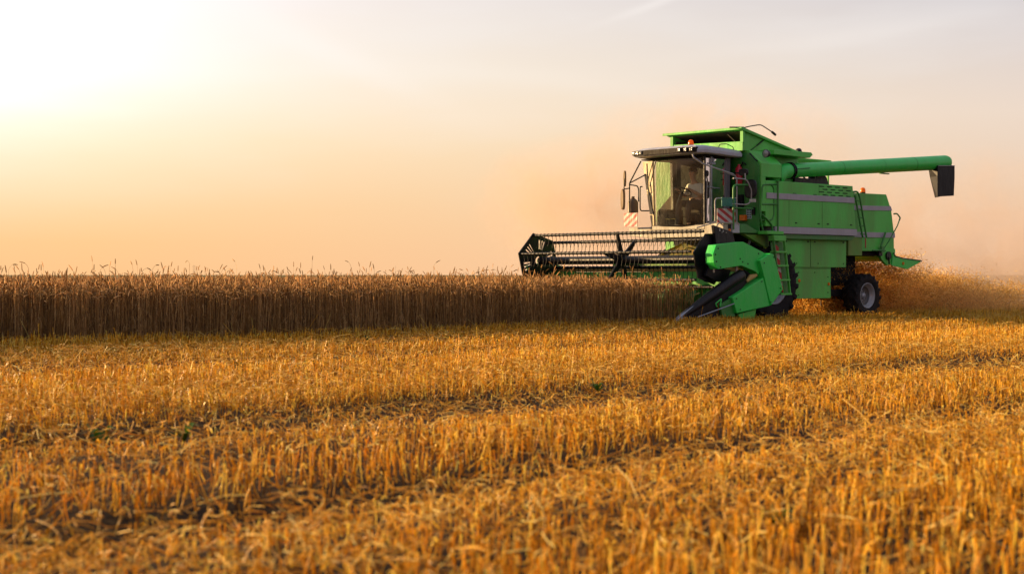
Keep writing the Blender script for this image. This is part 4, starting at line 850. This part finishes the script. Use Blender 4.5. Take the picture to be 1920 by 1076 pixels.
def divider(v0, v1, nm='crop_divider'):
    vc = (v0 + v1) / 2; m = MB(); rg = []
    for (u_, w_, hw, hh) in ((-4.22, .12, .012, .015), (-4.0, .21, .045, .045), (-3.5, .435, .075, .08), (-3.0, .655, .09, .10), (-2.5, .875, .10, .115), (-2.17, 1.01, .10, .115), (-2.12, 1.02, .085, .095)):
        rg.append([Vector((u_ - .5 * hh * math.sin(a) * 1.0, vc + hw * math.cos(a), w_ - .02 + hh * math.sin(a))) for a in [2 * math.pi * k / 12 for k in range(12)]])
    m.loft(rg, True, True); d = part(nm, m, BLACKS, HD, 0)
    part('divider_side', MB().prism([(-4.18, .08), (-3.2, .52), (-2.05, 1.0), (-2.0, .85), (-2.3, .62), (-2.55, .20), (-3.6, .08)], vc - .03, vc + .03), BLACK, HD)
    part('divider_tip', MB().prism([(-4.26, .09), (-4.02, .235), (-3.60, .445), (-3.58, .41), (-3.80, .25), (-4.02, .12)], vc - .04, vc + .04), STEEL, HD, .01)
    return d
divider(-.82, -.62); divider(4.60, 4.78)
part('divider_rod', MB().tube([(-3.68, -.84, .17), (-2.58, -.87, .42)], .013), STEEL, HD, 0)
mb = MB(); mb.tube([(-2.95, -.84, .52), (-3.12, -.84, .43), (-3.08, -.84, .36)], .012); mb.tube([(-2.95, -.84, .52), (-2.98, -.84, .38)], .016); part('rod_hook', mb, GREEN2, HD, 0)
mb = MB(); mb.box((-2.30, -.70, 1.04), (-2.24, -.66, 1.19)); mb.box((-3.0, -.7, 1.04), (-2.97, -.67, 1.12)); part('spring_pin', mb, BEIGE, HD, .004)
part('wrapped_straw', MB().tube([(-2.03, -.75, .86), (-1.9, -.76, .95), (-1.72, -.76, .99)], [.03, .06, .03], 8), DUSTY_SUNLIT, HD, 0)
part('far_shield', MB().prism([(-3.05, 1.2), (-2.4, 1.3), (-1.5, 1.1), (-1.3, .6), (-2.6, .5)], 4.62, 4.70), DGREEN, HD)

# ---- reel
RC_ = Vector((-2.75, 0, 1.31)); RR = .585; V0, V1 = -.33, 4.53; TH = 15
reel = part('reel', MB().tube([(RC_.x, V0, RC_.z), (RC_.x, V1, RC_.z)], .088, 24), BLACKS, None, 0)
def rp(k, r=RR): a = R_(TH + 60 * k); return (RC_.x - r * math.sin(a), RC_.z + r * math.cos(a))
NT = 41; VM = 2.02
for k in range(6):
    x_, z_ = rp(k); tb = part('tine_bar', MB().tube([(x_, V0 - .02, z_), (x_, V1 + .02, z_)], .030, 10), BLACKS, reel, 0)
    tm = MB()
    for j in range(NT):
        y_ = V0 + .07 + j * (V1 - V0 - .14) / (NT - 1); ws = random.uniform(-.012, .012); wx = random.uniform(-.02, .02)
        tm.tube([(x_, y_, z_ - .02), (x_ + .02 + wx * .3, y_ + ws * .3, z_ - .15), (x_ - .015 + wx, y_ + ws, z_ - .285)], .0062, 5); tm.tube([(x_, y_ - .016, z_), (x_, y_ + .016, z_)], .038, 8)
    part('tine', tm, BLACK, tb, 0)
# spiders
def spider(vc, arm_w=.055, nm='spider'):
    m = MB(); m.lathe([(-.06, .14), (.06, .14)], (RC_.x, vc, RC_.z), 'y', 20)
    for k in range(6):
        a = R_(TH + 60 * k); dx, dz = -math.sin(a), math.cos(a); nx, nz_ = dz, -dx
        q = []
        for r_, w_ in ((.10, .075), (.62, .028)): q += [(RC_.x + dx * r_ + nx * w_, RC_.z + dz * r_ + nz_ * w_), (RC_.x + dx * r_ - nx * w_, RC_.z + dz * r_ - nz_ * w_)]
        m.prism([q[0], q[2], q[3], q[1]], vc - .022, vc + .022)
    return part(nm, m, BLACK, reel, .006)
spider(VM)
# slotted end plates
def endplate(vc, slots, RO=.645):
    m = MB(); t = .012
    def P(r_, a): return (RC_.x - r_ * math.sin(a), RC_.z + r_ * math.cos(a))
    def hexr(a, R0=RO):
        b = (a - R_(TH)) % R_(60) - R_(30); return R0 * math.cos(R_(30)) / math.cos(b)
    N_ = 72
    for k in range(N_):
        a0, a1 = 2 * math.pi * k / N_ + R_(TH), 2 * math.pi * (k + 1) / N_ + R_(TH); ph = k % 12
        hole = slots and ph in (4, 6, 8)
        for r0, r1 in ((.10, .26), (.26, .47), (.47, None)):
            if hole and r0 == .26: continue
            o0, o1 = (r1, r1) if r1 else (hexr(a0), hexr(a1))
            m.prism([P(r0, a0), P(o0, a0), P(o1, a1), P(r0, a1)], vc - t, vc + t)
    return part('end_plate', m, BLACKS, reel, 0)
endplate(V0 - .05, False, .53); endplate(V1 + .05, True)
mb = MB(); mb.prism([(-2.76, 2.00), (-2.15, 1.87), (-2.06, 1.64), (-2.2, 1.3), (-2.6, 1.3)], V0 - .16, V0 - .09); mb.tube([(-2.7, V0 - .05, 1.31), (-2.7, V0 - .2, 1.31)], .12, 16); mb.tube([(-2.95, V0 - .1, 1.2), (-2.3, V0 - .1, 1.62), (-1.9, V0 - .1, 1.5)], .03)
mb.prism([(-3.0, .98), (-2.65, .86), (-2.32, .85), (-2.2, 1.1), (-2.9, 1.15)], V0 - .16, V0 - .09)
part('reel_drive_guard', mb, BLACKS, reel, .01)
mb = MB()
for (u_, w_, a_, b_) in ((-2.58, 1.88, .028, .05), (-2.47, 1.865, .02, .035), (-2.50, 1.845, .012, .02), (-2.38, 1.85, .03, .012)): mb.box((u_, V0 - .166, w_), (u_ + a_, V0 - .16, w_ + b_))
part('worn_marking', mb, WHITE, reel, 0)
mb = MB(); mb.tube([(-2.7, V0 - .10, 1.31), (-2.3, V0 - .12, 1.25), (-1.95, V0 - .12, 1.15)], .045, 8); mb.tube([(-2.7, V1 + .12, 1.31), (-2.3, V1 + .12, 1.28), (-1.95, V1 + .12, 1.1)], .045, 8); part('reel_arm', mb, DGREEN, reel, 0)

# ================================================================== DRIVER
def skinned(name, pts, edges, radii, mat_, parent=None, root=0, lvl=2):
    me = bpy.data.meshes.new(name); me.from_pydata(pts, edges, []); me.materials.append(mat_)
    o = bpy.data.objects.new(name, me); col.objects.link(o)
    if parent: o.parent = parent
    sk = o.modifiers.new('skin', 'SKIN'); sk.use_smooth_shade = True
    if not me.skin_vertices: pass
    for i, r in enumerate(radii):
        rr = r if isinstance(r, tuple) else (r, r); me.skin_vertices[0].data[i].radius = rr
    me.skin_vertices[0].data[root].use_root = True
    sb = o.modifiers.new('sub', 'SUBSURF'); sb.levels = lvl; sb.render_levels = lvl
    return o
SKIN = paint('skin', (.66, .38, .24), .5, amount=.1, scale=10, streak=False)
SHIRT = paint('white_shirt', (.85, .82, .74), .85, amount=.15, scale=12, streak=False, bump=.01)
TROUS = paint('dark_trousers', (.04, .04, .05), .9, amount=.2, scale=12, streak=False)
HAIR = paint('hair', (.06, .035, .02), .7, amount=.1, scale=30, streak=False)
def driver():
    # local: x forward is -u. positions in machine frame, seat top at w 2.52
    O_ = Vector((-.97, 1.42, 2.44)); L_ = lambda f, s, h: (O_.x - f, O_.y + s, O_.z + h)   # f forward, s to the far side, h up
    pts = [L_(0, 0, .10), L_(.03, 0, .28), L_(.08, 0, .46), L_(.12, 0, .56), L_(.15, .01, .64), L_(.165, .02, .74), L_(.16, .02, .84)]
    rad = [(.15, .11), (.145, .10), (.15, .10), (.07, .06), (.052, .052), (.078, .088), (.072, .082)]
    ed = [(i, i + 1) for i in range(6)]
    def ch(start, ps, rs):
        prev = start
        for p, r in zip(ps, rs): pts.append(p); rad.append(r); ed.append((prev, len(pts) - 1)); prev = len(pts) - 1
        return prev
    W_ = c_
    for s in (-1, 1):
        hand = Vector((W_.x + .02, W_.y + s * .17, W_.z + .05))
        w = ch(2, [L_(.08, s * .18, .47), L_(.16, s * .235, .26)], [.058, .045]); el = Vector(pts[w])
        w = ch(w, [tuple(el.lerp(hand, .75)), tuple(el.lerp(hand, .92))], [.033, .030])
        dirv = (hand - el).normalized(); w = ch(w, [tuple(hand)], [(.040, .018)])
        base = Vector(pts[w])
        for k in range(4):
            off = Vector((0, (k - 1.5) * .019, 0)); p1 = base + off + dirv * .045; p2 = p1 + Vector((-.018, 0, -.022)); p3 = p2 + Vector((.006, 0, -.026))
            ch(w, [tuple(p1), tuple(p2), tuple(p3)], [.0090, .0085, .0075])
        ch(w, [tuple(base + Vector((.012, -s * .042, -.012))), tuple(base + Vector((-.015, -s * .050, -.030)))], [.011, .009])
        kn = ch(0, [L_(.12, s * .10, .08), L_(.46, s * .14, .10)], [.085, .062]); ch(kn, [L_(.50, s * .14, -.14), L_(.46, s * .14, -.38), L_(.56, s * .15, -.42)], [.052, .042, .036])
    P_ = skinned('person', pts, ed, rad, SKIN, None); P_.location = (OX, OY, 0); P_.rotation_euler = (0, 0, YAW)
    tag(P_, 'person in a white shirt seated at the steering wheel inside the cab', 'person')
    # shirt
    sp_ = [L_(0, 0, .12), L_(.03, 0, .28), L_(.08, 0, .45), L_(.115, 0, .54)]; sr = [(.165, .125), (.165, .12), (.172, .12), (.085, .075)]; se = [(0, 1), (1, 2), (2, 3)]
    for s in (-1, 1):
        n = len(sp_); sp_ += [L_(.08, s * .18, .475), L_(.13, s * .215, .35), L_(.155, s * .232, .28)]; sr += [.078, .066, .068]; se += [(2, n), (n, n + 1), (n + 1, n + 2)]
    skinned('shirt', sp_, se, sr, SHIRT, P_)
    tp = [L_(-.02, 0, .10)]; tr_ = [(.165, .125)]; te_ = []
    for s in (-1, 1):
        n = len(tp); tp += [L_(.12, s * .10, .09), L_(.46, s * .14, .105), L_(.50, s * .14, -.14), L_(.465, s * .14, -.34)]; tr_ += [.10, .078, .066, .062]; te_ += [(0, n), (n, n + 1), (n + 1, n + 2), (n + 2, n + 3)]
    skinned('trousers', tp, te_, tr_, TROUS, P_)
    hm = MB(); C0 = Vector(L_(.150, .02, .80)); rg = []
    for i in range(9):
        ph = math.pi * .5 * i / 8 * 1.25
        rg.append([C0 + Vector((.104 * math.sin(ph) * math.cos(a) + .016, .094 * math.sin(ph) * math.sin(a), .125 * math.cos(ph) + (.05 if math.cos(a) < -.3 and i > 5 else 0))) for a in [2 * math.pi * k / 16 for k in range(16)]])
    hm.loft(rg, True, True); hm.build('hair', HAIR, P_)
    fm_ = MB(); F0 = Vector(L_(.245, .02, .765))
    fm_.add([F0 + Vector((.01, -.014, .022)), F0 + Vector((.01, .014, .022)), F0 + Vector((-.018, 0, -.012)), F0 + Vector((.01, -.018, -.018)), F0 + Vector((.01, .018, -.018)), F0 + Vector((.008, 0, .04))], [(0, 2, 5), (5, 2, 1), (0, 3, 2), (2, 4, 1), (3, 4, 2)])
    fm_.build('nose', SKIN, P_)
    em = MB()
    for s in (-1, 1): em.lathe([(-.006, .004), (0, .010), (.006, .008)], (F0.x + .012, F0.y + s * .030, F0.z + .030), 'x', 10)
    em.box((F0.x + .004, F0.y - .022, F0.z - .048), (F0.x + .014, F0.y + .022, F0.z - .041)); em.build('eyes_and_mouth', HAIR, P_)
    er_ = MB()
    for s in (-1, 1): er_.lathe([(-.008, .018), (0, .026), (.008, .016)], (C0.x + .02, C0.y + s * .085, C0.z - .01), 'y', 10)
    er_.build('ears', SKIN, P_)
driver()

# ================================================================== CHAFF AND DUST BEHIND THE MACHINE
def build_chaff():
    M = Mass(); n = 330000
    u = 2.6 + rng.beta(1.25, 1.9, n) * 12.5
    top = np.interp(u, [2.6, 3.3, 4.3, 5.5, 6.2, 7.5, 9, 11, 15], [.75, 1.15, 1.35, 1.20, 1.22, 1.08, .86, .62, .40])
    lump = 1 + .16 * np.sin(u * 2.3) + .10 * np.sin(u * 5.9 + 1) + .05 * np.sin(u * 13)
    hh = rng.beta(1.0, 1.25, n); fuzz = rng.exponential(.05, n) * (.4 + (u - 2.6) * .16)
    w = .02 + hh * top * lump + fuzz
    v0 = np.interp(u, [2.6, 5, 8, 15], [.7, .55, .2, -.6]); v1 = np.interp(u, [2.6, 5, 8, 15], [2.1, 2.4, 3.1, 4.6])
    v = v0 + (v1 - v0) * rng.beta(1.6, 1.6, n)
    w += .12 * hnoise(u * 1.0, v, 2.4, 31) * hh
    fade = np.interp(u, [2.6, 5, 9, 15.2], [1, 1, .8, .15]); k = (rng.random(n) < fade * np.clip(.72 + 1.1 * hnoise(u * 2.2 + w, w * 4.0, 1.7, 41), .12, 1)) & (w > .01); u, v, w = u[k], v[k], w[k]; n = len(u)
    x, y = to_xy(u, v); c = np.stack([x, y, w], 1)
    d = rng.normal(0, 1, (n, 3)); d /= np.linalg.norm(d, axis=1, keepdims=True); e = np.cross(d, rng.normal(0, 1, (n, 3))); e /= np.linalg.norm(e, axis=1, keepdims=True)
    ln = rng.gamma(2.0, .0095, n).clip(.005, .06); big = rng.random(n) < .03; ln = np.where(big, ln * 2.2, ln)
    P = np.stack([c - d * ln[:, None], c + d * ln[:, None]], 1)
    M.add(flat(P, e * rng.uniform(.003, .0075, n)[:, None]), rng.beta(1.0, 1.4, n))
    M.build('chaff_plume', CHAFF, 'plume of golden chopped straw flying out behind the combine', 'chaff')
build_chaff()
def volume(name, bounds, dens, color, aniso, label, cat, shape, scale=.35, contrast=(.35, .75), absorb=None):
    """soft-edged cloud: ellipsoidal falloff times noise, inside a closed box"""
    (x0, y0, z0), (x1, y1, z1) = bounds
    m, t = material(name + '_air'); n = t.nodes; l = t.links
    out = n.new('ShaderNodeOutputMaterial'); pv = n.new('ShaderNodeVolumePrincipled'); l.new(pv.outputs[0], out.inputs['Volume'])
    pv.inputs['Color'].default_value = (*color, 1); pv.inputs['Anisotropy'].default_value = aniso
    if absorb: pv.inputs['Absorption Color'].default_value = (*absorb, 1)
    tcn = n.new('ShaderNodeTexCoord')
    nz_ = n.new('ShaderNodeTexNoise'); nz_.inputs['Scale'].default_value = scale; nz_.inputs['Detail'].default_value = 4; nz_.inputs['Distortion'].default_value = .6; l.new(tcn.outputs['Object'], nz_.inputs[0])
    r = n.new('ShaderNodeMapRange'); r.inputs[1].default_value = contrast[0]; r.inputs[2].default_value = contrast[1]; l.new(nz_.outputs[0], r.inputs[0])
    def M_(op, a, b=None, clamp=False):
        q = n.new('ShaderNodeMath'); q.operation = op; q.use_clamp = clamp
        for i, s in enumerate((a, b)):
            if s is None: continue
            if isinstance(s, (int, float)): q.inputs[i].default_value = s
            else: l.new(s, q.inputs[i])
        return q.outputs[0]
    tot = None
    for (cx_, cy_, cz_, rx_, ry_, rz_, k_) in shape:
        mpn = n.new('ShaderNodeMapping'); mpn.vector_type = 'POINT'; l.new(tcn.outputs['Object'], mpn.inputs[0])
        mpn.inputs['Scale'].default_value = (1 / rx_, 1 / ry_, 1 / rz_); mpn.inputs['Location'].default_value = (-cx_ / rx_, -cy_ / ry_, -cz_ / rz_)
        ln_ = n.new('ShaderNodeVectorMath'); ln_.operation = 'LENGTH'; l.new(mpn.outputs[0], ln_.inputs[0])
        f = M_('MULTIPLY', M_('POWER', M_('SUBTRACT', 1.0, ln_.outputs['Value'], True), 1.3), k_)
        tot = f if tot is None else M_('ADD', tot, f)
    l.new(M_('MULTIPLY', M_('MULTIPLY', tot, r.outputs[0]), dens), pv.inputs['Density'])
    o = MB().box(bounds[0], bounds[1]).build(name, m); return tag(o, label, cat, None, 'stuff')
volume('dust_cloud', ((-3, 44, .02), (40, 62, 9)), 1.6, (.40, .31, .27), .1, 'brownish dust cloud hanging in the air behind the combine', 'dust',
       [(2.0, 52, 3.4, 3.6, 6, 2.4, 1.0), (7.0, 52, 5.3, 5.5, 6, 2.4, .38), (5, 52, 1.5, 7, 7, 3.0, .30), (16, 54, .8, 16, 8, 5.0, .50), (22, 56, .2, 26, 8, 2.0, .3)], .75, (.42, .60), (.80, .60, .46))
volume('chaff_dust', ((6.2, 34.2, .02), (24, 42.5, 3.2)), .28, (.84, .50, .24), .35, 'low haze of fine dust around the flying straw', 'dust',
       [(11.5, 38.2, .4, 6.5, 4.0, 1.6, .6), (17, 39, .4, 7.5, 3.6, 1.9, .45)], 1.2, (.25, .75), (.62, .38, .20))

# ================================================================== FAR THINGS
def pylon():
    mb = MB(); h = 9.5
    mb2 = MB()
    o = empty('power_pole', (-300, 1460, 0)); tag(o, 'faint portal shaped power pole far off above the left wheat', 'power pole')
    for s in (-.75, .75): MB().tube([(s, 0, 0), (s, 0, h)], [.20, .14], 8).build('leg', FARM, o)
    MB().tube([(-1.1, 0, h), (1.1, 0, h)], .12, 6).build('crossarm', FARM, o)
    q = MB().tube([(0, 0, 0), (0, 0, 9.2)], [.16, .07], 8).build('power_pole', FARM); q.location = (-110, 1460, 0); tag(q, 'single thin pole far off above the middle of the wheat', 'power pole')
FARM = paint('haze_paled_tan', (.36, .27, .20), .8, amount=.3)  # pale grey-tan puts the distance haze into the poles' colour
pylon()

# weeds in the stubble
def weed(x, y, s, label):
    M = MB(); rr = random.Random(int(x * 100))
    for k in range(16):
        a = rr.uniform(0, 6.28); ln = s * rr.uniform(.5, 1); up = rr.uniform(.3, 1.1); w = s * .13
        p0 = Vector((0, 0, .005)); p1 = Vector((math.cos(a) * ln * .5, math.sin(a) * ln * .5, ln * up)); p2 = Vector((math.cos(a) * ln, math.sin(a) * ln, ln * up * .8)); side = Vector((-math.sin(a), math.cos(a), 0)) * w
        M.add([p0 - side * .2, p0 + side * .2, p1 + side, p1 - side, p2], [(0, 1, 2, 3), (3, 2, 4)], True)
    o = M.build('weed', LEAF); o.location = (x, y, float(ground_h(np.array([x]), np.array([y]))[0]) + .03); tag(o, label, 'weed', 'green weeds among the stubble')
def px(x, y, h=.1): D_ = 2900 * (1 - h) / (y - 515); return (x - 960) * D_ / 2900, D_
for (a, b, s, lb_) in ((185, 792, .16, 'small green weed in the upper wheel rut at far left'), (345, 805, .13, 'low green weed in the left part of the upper rut'), (445, 683, .12, 'tiny bright green weed in the stubble near the wheat'),
                       (1120, 712, .12, 'green weed on the edge of the middle rut'), (1455, 950, .10, 'green weed in the foreground stubble right of centre'), (690, 540 + 90, .10, 'small weed near the foot of the wheat')):
    x_, y_ = px(a, b); weed(x_, y_, s, lb_)
